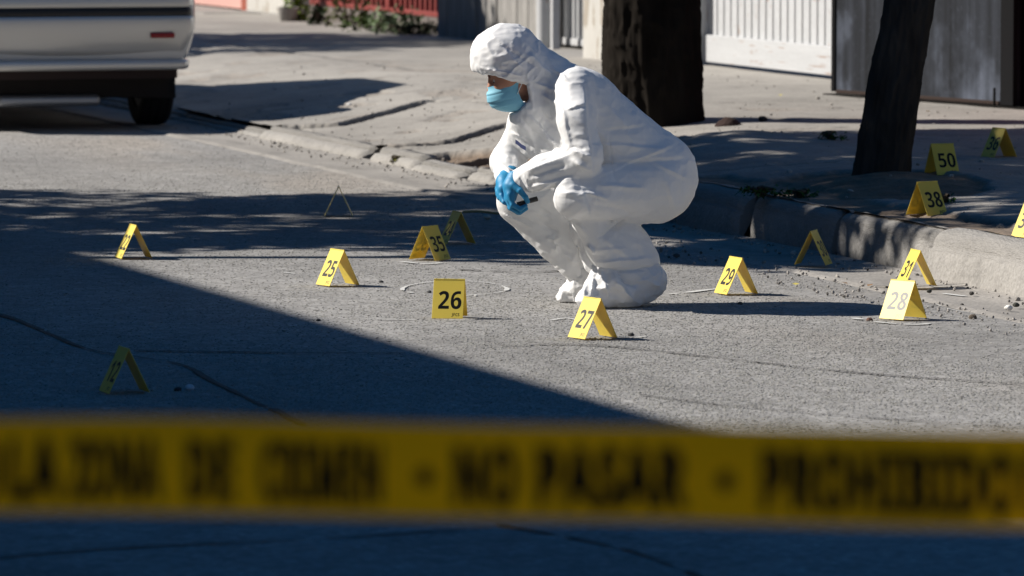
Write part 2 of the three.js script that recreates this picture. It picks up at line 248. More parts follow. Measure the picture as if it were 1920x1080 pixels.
// ---------------------------------------------------------------- chalk marks
{
  const el = (cx, cy, rx, rz, a0, a1) => { const c = survey(cx, cy), p = []; for (let k = 0; k <= 40; k++) { const a = mix(a0, a1, k / 40) * D; p.push(V(c.x + rx * Math.cos(a) * (1 + .04 * Math.sin(3 * a)), 0, c.z + rz * Math.sin(a))); } return p; };
  tag(part('chalk_circle', ribbon(el(853, 542, .205, .36, -20, 335), .013, .0045, .7, .012, .36), M.chalk, null), 'white chalk ring drawn on the road behind marker 26', 'chalk mark');
  const line = (pts, w, sk, lab) => tag(part('chalk_line', ribbon(pts.map(([a, b]) => survey(a, b)), w * .7, .0045, .8, .012, sk + .16), M.chalk, null), lab, 'chalk mark');
  line([[560, 597], [700, 600], [900, 602], [1010, 600]], .014, .42, 'faint long chalk line across the road below marker 26');
  line([[530, 512], [600, 520]], .012, .3, 'short chalk stroke left of marker 25'); line([[672, 533], [700, 536], [722, 535]], .02, .2, 'chalk stroke touching the right foot of marker 25');
  line([[1035, 602], [1062, 598], [1090, 604]], .02, .25, 'small chalk hook left of marker 27'); line([[755, 492], [800, 496], [880, 488], [910, 490]], .03, .35, 'broken chalk patch below marker 35');
  line([[1255, 553], [1300, 549], [1345, 543]], .05, .35, 'smeared chalk patch between the shoe covers and marker 29'); line([[1150, 633], [1190, 634], [1215, 632]], .012, .4, 'chalk dashes right of marker 27');
  line([[1580, 540], [1640, 545], [1690, 543]], .03, .4, 'crumbly chalk streak left of the narrow marker'); line([[1600, 598], [1650, 606], [1720, 610], [1790, 600]], .03, .45, 'chalk smear in front of marker 28');
  line([[1770, 552], [1830, 558], [1900, 550]], .03, .4, 'pale chalk scuff in the gutter on the right'); line([[1750, 570], [1800, 585], [1900, 596]], .02, .35, 'long thin chalk streak right of marker 28');
}

// ---------------------------------------------------------------- barrier tape in the foreground
{
  const c = document.createElement('canvas'); c.width = 2048; c.height = 192; const x = c.getContext('2d'); x.fillStyle = 'rgb(252,186,0)'; x.fillRect(0, 0, 2048, 192); x.fillStyle = '#0a0a06'; x.textBaseline = 'alphabetic'; x.textAlign = 'left';
  const put = (s, a, b) => { x.save(); x.font = 'bold 150px sans-serif'; const w = x.measureText(s).width; x.translate(a * 2048 / 1920, 157); x.scale((b - a) * 2048 / 1920 / w, 1); x.fillText(s, 0, 0); x.lineWidth = 12; x.strokeStyle = '#0a0a06'; x.strokeText(s, 0, 0); x.restore(); };
  put('LA', 4, 107); put('ZONA', 128, 296); put('DE', 342, 437); put('CRIMEN', 485, 718); put('NO', 845, 973); put('PASAR', 1000, 1287); put('PROHIBIDO', 1425, 1990 - 74);
  for (const a of [795, 1362]) { x.beginPath(); x.arc(a * 2048 / 1920, 106, 19, 0, 7); x.fill(); }
  const t = new THREE.CanvasTexture(c); t.colorSpace = THREE.SRGBColorSpace; t.wrapS = THREE.RepeatWrapping;
  const ppm = 2230, dist = FOCAL / ppm, L = 1920 / ppm, cy = EYE - (885 + 250) / ppm;
  const g = gridGeo(160, 10, (i, j) => { const q = -1.0 + 3.0 * i / 160, X = (q - .5) * L, v = j / 10 - .5; const yc = cy - .0028 - .0035 * Math.tanh((q - .6) * 4) - .0055 * (q - .5) + .0012 * Math.sin(q * 11); return V(X, yc + v * (.0795 + .002 * q), -dist - .012 * Math.sin(q * 9) * v - .02 * vn(q * 3, 1) + .006 * Math.cos(v * 3)); }, (i, j) => [-1.0 + 3.0 * i / 160, .03 + .94 * j / 10]);
  const o = part('barrier_tape', g, new THREE.MeshPhysicalMaterial({ map: t, roughness: 1, transmission: .55, thickness: 0, specularIntensity: .2, side: THREE.DoubleSide }), null);
  tag(o, 'out of focus yellow barrier tape with black lettering stretched across the foreground', 'barrier tape');
}

// ---------------------------------------------------------------- signed distance modelling
const smin = (a, b, k) => { if (k <= 0) return Math.min(a, b); const h = Math.max(k - Math.abs(a - b), 0) / k; return Math.min(a, b) - h * h * k * .25; };
const smax = (a, b, k) => -smin(-a, -b, k);
function capD(p, x, y, z) { const bx = p[4] - p[0], by = p[5] - p[1], bz = p[6] - p[2], ax = x - p[0], ay = y - p[1], az = z - p[2]; const l = bx * bx + by * by + bz * bz; let h = l > 0 ? (ax * bx + ay * by + az * bz) / l : 0; h = h < 0 ? 0 : h > 1 ? 1 : h; const dx = ax - bx * h, dy = ay - by * h, dz = az - bz * h; return Math.sqrt(dx * dx + dy * dy + dz * dz) - (p[3] + (p[7] - p[3]) * h); }
function surfaceNets(f, mn, mx, cell) {
  const n = [0, 1, 2].map((k) => Math.ceil((mx[k] - mn[k]) / cell) + 1), [nx, ny, nz] = n, F = new Float32Array(nx * ny * nz).fill(9), B = 8;
  for (let bz = 0; bz < nz; bz += B - 1) for (let by = 0; by < ny; by += B - 1) for (let bx = 0; bx < nx; bx += B - 1) {
    const c = f(mn[0] + (bx + B / 2) * cell, mn[1] + (by + B / 2) * cell, mn[2] + (bz + B / 2) * cell); const far = Math.abs(c) > B * cell * 1.15 + .012;
    for (let k = bz; k < Math.min(nz, bz + B); k++) for (let j = by; j < Math.min(ny, by + B); j++) for (let i = bx; i < Math.min(nx, bx + B); i++) { const o = (k * ny + j) * nx + i; if (far) { if (F[o] === 9) F[o] = c; } else F[o] = f(mn[0] + i * cell, mn[1] + j * cell, mn[2] + k * cell); } }
  const vid = new Int32Array(nx * ny * nz).fill(-1), pos = [], ix = []; const id = (i, j, k) => (k * ny + j) * nx + i;
  const E = [[0, 1], [0, 2], [0, 4], [1, 3], [1, 5], [2, 3], [2, 6], [3, 7], [4, 5], [4, 6], [5, 7], [6, 7]];
  for (let k = 0; k < nz - 1; k++) for (let j = 0; j < ny - 1; j++) for (let i = 0; i < nx - 1; i++) {
    const v = []; let m = 0; for (let q = 0; q < 8; q++) { const w = F[id(i + (q & 1), j + ((q >> 1) & 1), k + (q >> 2))]; v.push(w); if (w < 0) m |= 1 << q; } if (m === 0 || m === 255) continue;
    let x = 0, y = 0, z = 0, c = 0; for (const [a, b] of E) if ((v[a] < 0) !== (v[b] < 0)) { const t = v[a] / (v[a] - v[b]); x += mix(a & 1, b & 1, t); y += mix((a >> 1) & 1, (b >> 1) & 1, t); z += mix(a >> 2, b >> 2, t); c++; }
    vid[id(i, j, k)] = pos.length / 3; pos.push(mn[0] + (i + x / c) * cell, mn[1] + (j + y / c) * cell, mn[2] + (k + z / c) * cell); }
  const quad = (a, b, c, d, flip) => { if (a < 0 || b < 0 || c < 0 || d < 0) return; flip ? ix.push(a, c, b, a, d, c) : ix.push(a, b, c, a, c, d); };
  for (let k = 1; k < nz - 1; k++) for (let j = 1; j < ny - 1; j++) for (let i = 1; i < nx - 1; i++) { const s = F[id(i, j, k)] < 0;
    if (s !== F[id(i + 1, j, k)] < 0) quad(vid[id(i, j - 1, k - 1)], vid[id(i, j, k - 1)], vid[id(i, j, k)], vid[id(i, j - 1, k)], !s);
    if (s !== F[id(i, j + 1, k)] < 0) quad(vid[id(i - 1, j, k - 1)], vid[id(i, j, k - 1)], vid[id(i, j, k)], vid[id(i - 1, j, k)], s);
    if (s !== F[id(i, j, k + 1)] < 0) quad(vid[id(i - 1, j - 1, k)], vid[id(i, j - 1, k)], vid[id(i, j, k)], vid[id(i - 1, j, k)], !s); }
  const g = new THREE.BufferGeometry(); g.setAttribute('position', new THREE.Float32BufferAttribute(pos, 3)); g.setIndex(ix); g.computeVertexNormals(); return g;
}
const field = (list, disp) => (x, y, z) => { let d = 9; for (const it of list) { const q = it.f ? it.f(x, y, z) : capD(it.c, x, y, z); d = it.sub ? smax(d, -q, it.k) : smin(d, q, it.k); } return disp ? d - disp(x, y, z, d) : d; };

// ---------------------------------------------------------------- the crouching person
{
  const base = survey(1150, 572);
  const who = thing('person', 'person in white hooded coverall, blue mask and gloves crouching on the road', 'person', base);
  // side-view drawing of the pose: (a, b) on the drawing sheet at 495 units per metre, z towards the viewer
  const P = (a, b, z = 0) => [(a - 1150) / 495, (572 + 40.8 * z - b) / 495, z];
  const cap = (p, ra, q, rb, k = .03) => ({ c: [...p, ra, ...q, rb], k });
  const cut = (p, ra, q, rb, k = .012) => ({ c: [...p, ra, ...q, rb], k, sub: true });
  const poly = (pts, k) => { const q = pts.map(([a, b]) => P(a, b)); return { sub: true, k, f: (x, y) => { let d = -9; for (let i = 0; i < q.length; i++) { const A = q[i], B = q[(i + 1) % q.length], ex = B[0] - A[0], ey = B[1] - A[1], l = Math.hypot(ex, ey); d = Math.max(d, ((y - A[1]) * ex - (x - A[0]) * ey) / l); } return d; } }; };
  const L = [
    cap(P(1226, 334, .03), .158, P(1195, 332, -.12), .15, 0), cap(P(1222, 322, .03), .155, P(1098, 196, .08), .12, .06), cap(P(1190, 318, -.12), .15, P(1030, 205, -.13), .11, .06),
    cap(P(1088, 186, .09), .105, P(1015, 206, -.14), .098, .06), cap(P(1085, 270, 0), .13, P(1020, 238, -.06), .1, .06), cap(P(1010, 250, -.1), .09, P(990, 240, -.12), .085, .05),
    // neck and hood
    cap(P(1070, 158, .01), .075, P(990, 122, -.02), .098, .05), cap(P(950, 108, -.02), .139, P(958, 116, -.02), .134, .03), cap(P(926, 100, -.01), .084, P(930, 112, -.01), .084, .03), cap(P(985, 150, .0), .088, P(1005, 195, .0), .085, .04), cap(P(905, 112, .0), .04, P(912, 120, .02), .04, .02), cap(P(1005, 222, -.06), .075, P(990, 216, .0), .066, .04), cap(P(984, 222, -.05), .05, P(984, 222, -.01), .05, .03),
    poly([[840, 118], [886, 129], [955, 131], [987, 145], [991, 178], [987, 204], [966, 208], [952, 222], [840, 240]], .010),
    // far arm
    cap(P(1010, 200, -.2), .072, P(950, 296, -.15), .064, .03), cap(P(950, 298, -.15), .064, P(956, 335, -.03), .05, .02),
    // far leg
    cap(P(1180, 345, -.12), .125, P(972, 374, -.1), .082, .02), cap(P(974, 376, -.1), .082, P(1040, 456, -.1), .064, .025), cap(P(1040, 456, -.1), .062, P(1095, 515, -.09), .058, .02), cap(P(1024, 449, -.06), .032, P(1036, 458, -.05), .03, .02), cap(P(1050, 412, -.09), .075, P(1085, 470, -.07), .055, .03), cap(P(1096, 425, .05), .06, P(1118, 490, .07), .055, .03),
    // near leg
    cap(P(1228, 345, .07), .142, P(1120, 362, .2), .098, .03), cap(P(1120, 364, .2), .098, P(1074, 371, .245), .08, .02), cap(P(1098, 398, .17), .066, P(1135, 470, .13), .064, .012), cap(P(1135, 455, .12), .078, P(1176, 508, .09), .086, .025), cap(P(1168, 440, .08), .085, P(1197, 492, .07), .08, .03),
    // near arm
    cap(P(1080, 168, .14), .082, P(1078, 230, .22), .068, .012), cap(P(1078, 225, .22), .069, P(1094, 298, .25), .066, .02), cap(P(1093, 298, .25), .068, P(1020, 322, .2), .064, .018), cap(P(1020, 322, .2), .064, P(972, 338, .12), .046, .02),
    { f: (x, y) => -y + .012, sub: false, k: 0, floor: true },
  ].filter((q) => !q.floor);
  // folds of the cloth: [line a -> b, zone width before and behind the crest, height, least z]
  const FOLD = [[1092, 150, 1108, 322, 5, 58, .024, .12], [1048, 172, 1066, 270, 8, 14, .008, .12], [1056, 196, 1098, 184, 12, 4, .007, .15], [1060, 240, 1098, 244, 8, 8, .004, .15], [1066, 270, 1110, 282, 5, 12, .012, .15], [1072, 290, 1112, 316, 12, 5, .012, .15], [1066, 266, 1096, 268, 6, 6, -.006, .15],
    [1072, 278, 962, 318, 16, 5, .010, .02], [1085, 318, 975, 345, 14, 6, .009, .02], [1060, 300, 990, 322, 6, 8, -.006, .02], [1030, 338, 985, 360, 8, 4, .007, .02],
    [985, 208, 1052, 278, 5, 16, .010, -.2], [995, 235, 1040, 268, 8, 5, .006, -.2], [1010, 200, 1042, 240, 6, 10, -.006, -.2], [975, 222, 1000, 262, 6, 10, .005, -.25],
    [1116, 300, 1290, 292, 8, 22, -.012, .0], [1112, 262, 1255, 272, 6, 18, .008, .0], [1125, 238, 1205, 232, 6, 14, -.007, .0], [1118, 320, 1268, 262, 16, 6, .009, .0], [1215, 292, 1290, 330, 10, 8, .007, .0], [1130, 180, 1180, 240, 8, 20, .005, .0], [1250, 330, 1262, 395, 14, 8, .007, .0], [1280, 300, 1270, 380, 10, 10, -.005, .0],
    [1046, 348, 1112, 352, 5, 12, .010, .12], [1090, 344, 1102, 396, 5, 36, .015, .12], [1112, 346, 1120, 372, 4, 14, .007, .12], [1098, 350, 1140, 366, 10, 4, .008, .12], [1056, 394, 1100, 430, 8, 12, .008, .1], [1110, 372, 1190, 388, 10, 14, -.006, .1], [1120, 438, 1172, 402, 6, 14, -.012, .05], [1165, 408, 1228, 428, 8, 14, -.010, .0], [1110, 336, 1215, 344, 8, 10, .008, .1],
    [1098, 452, 1112, 470, 10, 5, .016, .0], [1106, 462, 1180, 458, 6, 12, .006, .0], [1112, 486, 1228, 476, 6, 12, .009, .0], [1110, 504, 1236, 494, 7, 7, -.016, .0], [1130, 440, 1190, 486, 14, 8, .006, .0], [1190, 440, 1222, 492, 12, 10, .006, .0],
    [936, 398, 1000, 428, 3, 8, .007, -.25], [946, 388, 1008, 420, 3, 6, -.006, -.25], [1010, 418, 1050, 436, 8, 8, -.010, -.25], [1022, 446, 1052, 448, 5, 8, .010, -.2], [1035, 440, 1045, 474, 5, 5, .008, -.2], [1050, 470, 1082, 500, 10, 5, .007, -.2], [1080, 440, 1090, 505, 7, 6, -.010, -.15], [960, 372, 1036, 352, 10, 14, -.005, -.2], [985, 395, 1040, 410, 8, 8, .005, -.2],
    [890, 121, 982, 137, 4, 7, .006, -.03], [993, 150, 1000, 204, 4, 6, .006, -.05], [912, 62, 1012, 128, 2, 3, -.005, .0], [940, 84, 985, 126, 3, 9, .005, .0], [985, 92, 1040, 140, 4, 14, .006, .0], [1000, 150, 1046, 168, 5, 9, .006, .0], [1010, 172, 1050, 190, 5, 9, .005, .0], [1030, 120, 1068, 146, 5, 9, .006, .0], [972, 322, 990, 362, 3, 5, -.007, .02], [978, 318, 998, 360, 4, 5, .006, .02], [1140, 236, 1148, 330, 2, 3, -.004, .05], [932, 300, 958, 322, 6, 10, .007, -.3], [930, 320, 955, 330, 5, 8, -.006, -.3], [955, 246, 990, 262, 6, 8, .006, -.3]].map(([a, b, c, d, u, v, h, zm]) => [...P(a, b).slice(0, 2), ...P(c, d).slice(0, 2), u / 495, v / 495, h, zm]);
  const SF = [[1146, 498, 1190, 562, 5, 64, .030, .02], [1112, 505, 1106, 560, 4, 12, .008, .0], [1128, 502, 1140, 556, 4, 12, .008, .0], [1100, 530, 1150, 536, 6, 8, .006, .0], [1180, 508, 1240, 532, 8, 16, .008, .0], [1195, 540, 1246, 556, 6, 10, -.006, .0], [1150, 520, 1176, 532, 5, 8, .006, .0]].map(([a, b, c, d, u, v, h, zm]) => [...P(a, b).slice(0, 2), ...P(c, d).slice(0, 2), u / 495, v / 495, h, zm]);
  const foldD = (x, y, z, FD = FOLD) => { let q = 0; for (const f of FD) { if (z < f[7]) continue; const ex = f[2] - f[0], ey = f[3] - f[1], l2 = ex * ex + ey * ey, h = ((x - f[0]) * ex + (y - f[1]) * ey) / l2; if (h < -.05 || h > 1.05) continue; const sd = ((x - f[0]) * ey - (y - f[1]) * ex) / Math.sqrt(l2) + .006 * (vn(h * 5, f[0] * 90) - .5), w = sd < 0 ? f[4] : f[5], t = Math.abs(sd) / w; if (t >= 1) continue; const tp = sst(-.05, .25, h) * sst(1.05, .72, h); q += f[6] * tp * (1 - t) * (1 - t) * (1 + .9 * t); } return q; };
  const C = P(950, 122, -.02);
  const CD = [[.8, .5, .33], [-.55, .75, .37], [.2, -.6, .77], [.93, -.2, -.3], [-.1, .95, -.28]].map((q) => { const l = Math.hypot(...q); return q.map((e) => e / l); });
  const crumple = (x, y, z, f, ph) => { const w = .45 * vn(x * f * .45 + ph, y * f * .45, z * f * .45); let q = 0; for (let i = 0; i < 5; i++) { const v = (x * CD[i][0] + y * CD[i][1] + z * CD[i][2]) * f * (1 + .17 * i) + ph + i * .37 + w * (i % 2 ? 1 : -1.3); q += Math.abs(v - Math.floor(v) - .5) * 2 - .5; } return q * .45; };
  const wr = (x, y, z, d) => { if (Math.abs(d) > .06) return 0; const hd = Math.hypot(x - C[0], y - C[1], z - C[2]), near = sst(.2, .12, hd);
    const w1 = vn(x * 5 + 3, y * 5, z * 5) * .12, X = x + w1, Y = y - w1 * .7;
    let a = foldD(x, y, z) + .003 * (vn(X * 9, Y * 9, z * 9) - .5) + .0032 * (Math.pow(ridge(X * 7 + Y * 4, Y * 6 - X * 5, z * 7), 5) - .25) - .0022 * (Math.pow(ridge(X * 8 + 31, Y * 9 + X * 3, z * 8), 6) - .2) + .0022 * (Math.pow(ridge(X * 17 - Y * 8 + 9, Y * 14 + X * 9, z * 16), 5) - .25) + .0012 * (Math.pow(ridge(X * 31 + Y * 12, Y * 28 - X * 14, z * 30), 4) - .25) + .0009 * (Math.pow(ridge(X * 52, Y * 52, z * 52), 3) - .3);
    const cm = sst(.32, .62, vn(x * 6 + 40, y * 6, z * 6)); a += .0020 * crumple(x, y, z, 9, 3.1) * (.3 + .7 * cm) + .0010 * crumple(x, y, z, 24, 8.7) * cm;
    if (near > 0) a = mix(a, .0016 * crumple(x, y, z, 26, 5.5) + .0075 * (Math.pow(ridge(X * 19 + Y * 9, Y * 17 - X * 12, z * 19), 4) - .3) + .0035 * (Math.pow(ridge(X * 44, Y * 44, z * 44), 2) - .4) + foldD(x, y, z), near);
    return a; };
  const white = new THREE.MeshPhysicalMaterial({ color: new THREE.Color().setRGB(.86, .86, .855), roughness: .6, side: THREE.DoubleSide, transmission: .2, thickness: 0 });
  part('coverall', surfaceNets(field(L, wr), [-.58, .02, -.36], [.37, 1.13, .4], .0042), white, who);
  // boot covers, gathered at the ankle, flat under the sole
  const sole = { f: (x, y) => y - .004, sub: true, k: .01 };
  const wr2 = (x, y, z) => foldD(x, y, z, SF) + .0028 * crumple(x, y, z, 18, 2.2) + .0014 * crumple(x, y, z, 38, 6.1) + .008 * (Math.pow(ridge(x * 13 + z * 5, y * 14, z * 12), 4) - .25) + .007 * (Math.pow(ridge(x * 30, y * 26 + x * 9, z * 30), 3) - .3);
  const shoe = (list) => { const q = list.map((i) => i); const f = field(q, wr2); return surfaceNets((x, y, z) => smax(f(x, y, z), -(y - .003), .008), [-.34, -.02, -.28], [.3, .22, .34], .0042); };
  part('shoe_cover', shoe([cap(P(1213, 528, .07), .074, P(1175, 545, .09), .066, 0), cap(P(1180, 548, .09), .06, P(1100, 562, .16), .036, .04), cap(P(1190, 508, .08), .07, P(1140, 512, .11), .058, .04), cap(P(1140, 515, .11), .055, P(1104, 556, .15), .036, .03), cap(P(1130, 528, .16), .014, P(1186, 545, .165), .012, .03)]), white, who);
  part('shoe_cover', shoe([cap(P(1150, 545, -.09), .05, P(1085, 545, -.11), .046, 0), cap(P(1100, 532, -.10), .054, P(1066, 553, -.12), .034, .03), cap(P(1072, 552, -.12), .034, P(1058, 557, -.12), .028, .02), cap(P(1108, 515, -.08), .056, P(1092, 528, -.09), .054, .03)]), white, who);
  // blue zip flap tab on the chest
  { const a = P(964, 258, -.04), g = gridGeo(8, 3, (i, j) => V(a[0] + .040 * i / 8 + .002, a[1] - .026 * i / 8 - .016 * j / 3 + .001 * Math.sin(i), -.035 + .045 * i / 8 + .01)); part('zip_tab', g, mat(.008, .018, .085, .6), who); who.children[who.children.length - 1].visible = true; }
  // head: own frame f forward, u up, r to the viewer's side
  const f = V(-.92, -.35, .20).normalize(), u0 = V(-.35, .92, 0), r = new THREE.Vector3().crossVectors(u0, f).normalize().multiplyScalar(-1), u = new THREE.Vector3().crossVectors(f, r).normalize(); if (r.z < 0) r.negate(); if (u.y < 0) u.negate();
  const O = V(...P(963, 134, -.01)), H = (a, b, c) => O.clone().addScaledVector(f, a).addScaledVector(u, b).addScaledVector(r, c), ha = (a, b, c) => H(a, b, c).toArray();
  const hc = (a, ra, b, rb, k = .015) => ({ c: [...ha(...a), ra, ...ha(...b), rb], k });
  const headF = field([hc([-.01, .03, -.012], .078, [-.01, .03, .012], .078, 0), hc([.03, -.02, -.01], .066, [.03, -.02, .01], .066, .03), hc([.05, -.07, -.012], .04, [.05, -.07, .012], .04, .03), hc([.078, .022, -.022], .017, [.078, .022, .022], .017, .02), hc([.094, .01, 0], .009, [.112, -.028, 0], .012, .012), hc([.075, -.02, .035], .022, [.07, -.03, .03], .02, .02), hc([.075, -.02, -.035], .022, [.07, -.03, -.03], .02, .02), hc([.088, -.065, -.012], .012, [.088, -.065, .012], .012, .012), hc([.075, -.098, 0], .018, [.07, -.1, 0], .018, .02),
    { ...hc([.1, .001, .03], .011, [.1, .001, .034], .011, .008), sub: true }, { ...hc([.1, .001, -.03], .011, [.1, .001, -.034], .011, .008), sub: true }, hc([-.0, -.005, .078], .012, [-.012, -.03, .078], .01, .01), hc([-.0, -.005, -.078], .012, [-.012, -.03, -.078], .01, .01), hc([-.02, -.06, 0], .055, [-.07, -.1, 0], .055, .03)]);
  const skin = mat(.45, .22, .14, .5);
  const head = part('head', surfaceNets(headF, [O.x - .17, O.y - .17, O.z - .13], [O.x + .17, O.y + .15, O.z + .13], .0034), skin, who);
  for (const sg of [1, -1]) { const e = new THREE.SphereGeometry(.0105, 14, 10); e.translate(...ha(.083, .0, .031 * sg)); part('eye', e, mat(.55, .52, .48, .25), head); const ir = new THREE.SphereGeometry(.0058, 10, 8); ir.translate(...ha(.0885, -.003, .031 * sg)); part('iris', ir, mat(.02, .012, .008, .2), head);
    const br = gridGeo(12, 2, (i, j) => { const q = i / 12; return H(.0945 - .012 * q * q * 2, .019 + .005 * Math.sin(q * 3) + .0065 * (j - 1) * (1 - q * .5), sg * (.012 + .04 * q)); }); const th = gridGeo(12, 2, (i, j) => { const q = i / 12; return H(.0975 - .012 * q * q * 2, .019 + .005 * Math.sin(q * 3) + .006 * (j - 1) * (1 - q * .5), sg * (.012 + .04 * q)); }); part('eyebrow', mergeGeometries([br, th]), mat(.012, .009, .008, .8), head); }
  { // hair edge under the hood
    const hg = gridGeo(24, 6, (i, j) => { const a = mix(-1.3, 1.3, i / 24), b = j / 6; return H(.094 * Math.cos(a) - .018 + .004 * vn(i * .9, j), .03 + .03 * b + .006 * (vn(i * 1.3, 4) - .5), .084 * Math.sin(a)); }); part('hair', hg, mat(.012, .01, .009, .7), head); }
  { // pleated mask
    const NU = 40, NV = 36; const mk = (off) => gridGeo(NU, NV, (i, j) => { const a = mix(-1.42, 1.42, i / NU), b = j / NV; const fo = mix(.112, .128, sst(0, .35, b)) - .055 * Math.pow(Math.max(0, b - .5) / .5, 2.2) + .006 * Math.exp(-(a * a) / .15) * (1 - b); const pl = .006 * ((b * 4.2) % 1) * Math.sin(Math.PI * clamp(b * 1.05)) * Math.cos(a * .9);
      const k = 1 - .12 * b; return H(fo + pl + off - .094 * (1 - Math.cos(a)) - .013 * a * a * (1 - b * .3), -.013 - .004 * Math.abs(a) * (1 - b) - .115 * b - .016 * Math.abs(a) * b, .079 * k * Math.sin(a)); });
    const mm = new THREE.MeshPhysicalMaterial({ color: new THREE.Color().setRGB(.25, .60, .76), roughness: .6, transmission: .18, thickness: 0, side: THREE.DoubleSide });
    const mo = part('face_mask', mergeGeometries([mk(0), mk(-.002)]), mm, who);
    for (const sg of [1, -1]) for (const [b0, b1] of [[.0, .01], [-.075, -.03]]) { const cv = new THREE.CatmullRomCurve3([H(.032, b0, .076 * sg), H(.012, (b0 + b1) / 2, .0855 * sg), H(-.012, b1, .088 * sg)]); part('ear_loop', new THREE.TubeGeometry(cv, 10, .0016, 5), mat(.7, .75, .75, .7), mo); }
  }
  // gloved hands
  const glove = new THREE.MeshPhysicalMaterial({ color: new THREE.Color().setRGB(.012, .22, .43), roughness: .55, side: THREE.DoubleSide });
  const chain = (pts, rs, k = .006) => pts.slice(1).map((q, i) => cap(pts[i], rs[i], q, rs[i + 1], i === 0 ? k + .004 : .004));
  const handN = [cap(P(966, 334, .125), .036, P(957, 350, .13), .03, 0), cap(P(957, 348, .115), .026, P(954, 370, .11), .022, .02), cap(P(958, 348, .145), .026, P(957, 370, .15), .021, .02), cap(P(957, 362, .1), .014, P(957, 364, .16), .014, .015),
    ...chain([P(955, 366, .165), P(960, 384, .172), P(974, 392, .172), P(984, 386, .168)], [.0105, .0098, .009, .0082]), ...chain([P(953, 369, .145), P(957, 390, .15), P(973, 398, .152), P(985, 391, .15)], [.0108, .01, .0092, .0085]), ...chain([P(952, 369, .124), P(955, 389, .126), P(970, 398, .128), P(983, 392, .128)], [.0105, .0097, .009, .0083]), ...chain([P(952, 366, .104), P(954, 383, .102), P(967, 392, .104), P(978, 388, .106)], [.0095, .0088, .008, .0075]),
    ...chain([P(962, 348, .165), P(974, 358, .18), P(984, 370, .18), P(988, 378, .175)], [.0135, .0115, .0102, .009])];
  const foldG = (x, y, z) => .0008 * (Math.pow(ridge(x * 60, y * 60, z * 60), 2) - .4);
  part('glove', surfaceNets(field(handN, foldG), [P(925, 0)[0], .33, .04], [P(1005, 0)[0], .52, .235], .0028), glove, who);
  const handF = [cap(P(955, 328, -.03), .042, P(946, 340, .0), .034, 0), cap(P(946, 338, .01), .03, P(944, 352, .05), .026, .02), ...chain([P(940, 350, .03), P(936, 362, .05), P(940, 374, .065), P(948, 380, .07)], [.0105, .0098, .009, .0082]), ...chain([P(944, 353, .045), P(940, 366, .065), P(944, 378, .08), P(951, 382, .085)], [.0105, .0098, .009, .0082]), ...chain([P(938, 346, .015), P(932, 358, .03), P(935, 370, .045), P(943, 376, .05)], [.0105, .0098, .009, .0082]), ...chain([P(938, 342, -.005), P(931, 352, .01), P(932, 363, .02), P(938, 369, .03)], [.0095, .0088, .008, .0075]), ...chain([P(952, 340, .03), P(956, 352, .055), P(954, 363, .07)], [.0125, .011, .0095])];
  part('glove', surfaceNets(field(handF, foldG), [P(915, 0)[0], .34, -.1], [P(985, 0)[0], .56, .13], .003), glove, who);
  // what the gloved hand holds
  const held = thing('marker_pen', 'small black pen-like tool held in the blue gloved hand', 'tool', base.clone().add(V(...P(986, 378, .150))), 0);
  held.rotation.set(0, .3, .25); part('barrel', new THREE.CylinderGeometry(.0085, .0085, .075, 16).rotateZ(Math.PI / 2), mat(.012, .012, .014, .4), held); part('cap', new THREE.CylinderGeometry(.0098, .0098, .03, 16).rotateZ(Math.PI / 2).translate(.028, 0, 0), mat(.02, .02, .022, .35), held);
}

// ---------------------------------------------------------------- trees
const leafGeo = (() => { const g = new THREE.BufferGeometry(); g.setAttribute('position', new THREE.Float32BufferAttribute([0, 0, 0, .5, .08, .34, 0, 0, 1, -.5, .08, .34], 3)); g.setIndex([0, 1, 2, 0, 2, 3]); g.computeVertexNormals(); return g; })();
const leafMat = mat(1, 1, 1, .7);
function leaves(name, parent, N, size, place, tone = [.05, .085, .022]) {
  const im = new THREE.InstancedMesh(leafGeo, leafMat, N), M4 = new THREE.Matrix4(), Q = new THREE.Quaternion(), E = new THREE.Euler(), c = new THREE.Color();
  for (let k = 0; k < N; k++) { const p = place(k); E.set(rr(-1.2, 1.2), rr(0, 6.28), rr(-1.2, 1.2)); Q.setFromEuler(E); const q = size * rr(.6, 1.3); M4.compose(p, Q, V(q, q, q)); im.setMatrixAt(k, M4); const b = rr(.6, 1.5); c.setRGB(tone[0] * b * rr(.8, 1.3), tone[1] * b, tone[2] * b); im.setColorAt(k, c); }
  im.name = name; im.userData.kind = 'stuff'; im.castShadow = im.receiveShadow = true; parent.add(im); return im;
}
